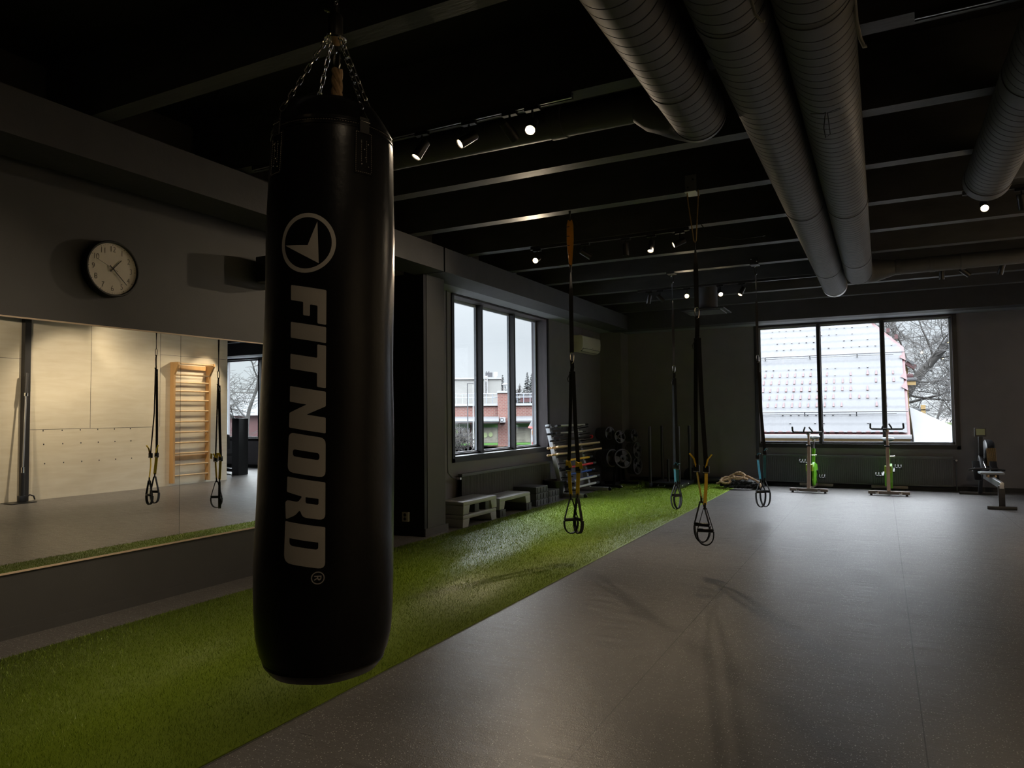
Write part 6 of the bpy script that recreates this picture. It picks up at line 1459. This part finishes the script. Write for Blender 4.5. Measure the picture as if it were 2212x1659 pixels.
# snow-laden lean-to roof to the right
o = MB().add([(0.60, 20.0, GZ), (0.60, 20.0, 1.50), (1.47, 20.0, 1.04), (4.5, 20.0, -0.3), (4.5, 20.0, GZ), (0.60, 17.2, GZ), (0.60, 17.2, 0.55), (1.47, 17.2, 0.35), (4.5, 17.2, -0.9), (4.5, 17.2, GZ)],
    [(0, 1, 2, 3, 4), (9, 8, 7, 6, 5), (0, 5, 6, 1), (1, 6, 7, 2), (2, 7, 8, 3), (3, 8, 9, 4), (4, 9, 5, 0)]).build('snow_bank', 'snowroof', bevel=0.04)
tag(o, 'smooth sloping snow bank at the bottom right of the right window', 'snow bank')
# trees outside the back windows
GT = 'leafless trees beyond the back windows'
tree('large leafless tree with upright trunk behind the roof corner', (0.60, 27.0, GZ), 6.5, 0.12, 17, GT, depth=5, spread=0.62, nb=3, first=0.45, minr=0.006, ratio=0.52)
t_ = thing('bare_tree', 'thick leaning trunk running diagonally up to the right, snow along it', 'tree', (-0.4, 26.0, GZ), GT)
mb = MB(); mb.tube([(-0.1, 26.2, GZ), (0.35, 26.1, 1.3), (1.05, 26.0, 2.47), (1.95, 26.0, 3.55), (3.3, 26.0, 5.0), (4.6, 26, 6.6)], [0.17, 0.15, 0.135, 0.125, 0.11, 0.08], 12); mb.build('trunk', 'bark', t_)
fine = MB()
for i, (p, dn, L, r) in enumerate((((1.05, 26.0, 2.5), (-0.5, 0.1, 1.0), 1.5, 0.035), ((1.5, 26.0, 3.0), (0.9, 0.1, 0.05), 1.6, 0.03), ((1.5, 26, 3.0), (-0.5, -.1, 1.1), 1.7, 0.035), ((2.2, 26, 3.8), (-0.6, 0.2, 1), 1.5, 0.03), ((0.9, 26, 2.3), (0.9, -0.1, -0.05), 1.8, 0.035), ((2.0, 26, 3.6), (0.7, 0.2, -0.4), 1.3, 0.03), ((1.2, 26, 2.7), (0.8, -.2, 0.9), 1.4, 0.03), ((2.8, 26, 4.5), (-0.9, 0, 0.4), 1.5, 0.03), ((0.7, 26.05, 1.9), (0.9, -0.2, -0.35), 1.6, 0.04), ((0.5, 26.05, 1.6), (1, 0, 0.25), 1.9, 0.045))):
    b1, f1 = tree_mesh(p, L, r, 60 + i, depth=4, spread=0.6, lean=dn, minr=0.007, ratio=0.62, nb=3); fine.add(b1.v, b1.f); fine.add(f1.v, f1.f)
fine.build('branches', 'bark', t_, smooth=False)
tree('leafless tree low on the right beyond the snow bank', (2.4, 24.5, GZ), 2.6, 0.06, 33, GT, depth=4, spread=0.75, nb=4, first=0.3, minr=0.005, droop=0.05)
tree('dense leafless thicket in the distance behind the leaning trunk', (1.8, 36, GZ), 3.6, 0.08, 35, GT, depth=5, spread=0.7, nb=3, first=0.3, minr=0.008)
tree('leafless tree farther right behind the window edge', (4.5, 30, GZ), 4.5, 0.12, 37, GT, depth=5, spread=0.6, nb=3, minr=0.008)
tree('leafless tree outside the far window seen in the mirror', (15.2, 23, GZ), 3.4, 0.14, 38, GT, depth=5, spread=0.62, nb=3, minr=0.008)
t_ = thing('red_house', 'distant red wooden house with snowy roof, seen in the mirror through the far window', 'house', (39, 46, GZ))
MB().box(35.0, 44, 46, 52, GZ, 1.6).build('wall', 'tile', t_, smooth=False)
MB().add([(34.4, 45.4, 1.55), (44.6, 45.4, 1.55), (44.6, 52.6, 1.55), (34.4, 52.6, 1.55), (34.4, 49, 3.6), (44.6, 49, 3.6)], [(0, 1, 5, 4), (2, 3, 4, 5), (0, 4, 3), (1, 2, 5), (0, 3, 2, 1)]).build('roof', 'snowroof', t_, smooth=False)
o = MB().box(1.0, 3.4, 33, 33.4, GZ, 0.9).build('green_shed', 'limepale', smooth=False); tag(o, 'pale green board shed wall far behind the trees on the right', 'shed')

for ob in bpy.data.objects:
    if '_org' in ob: del ob['_org']
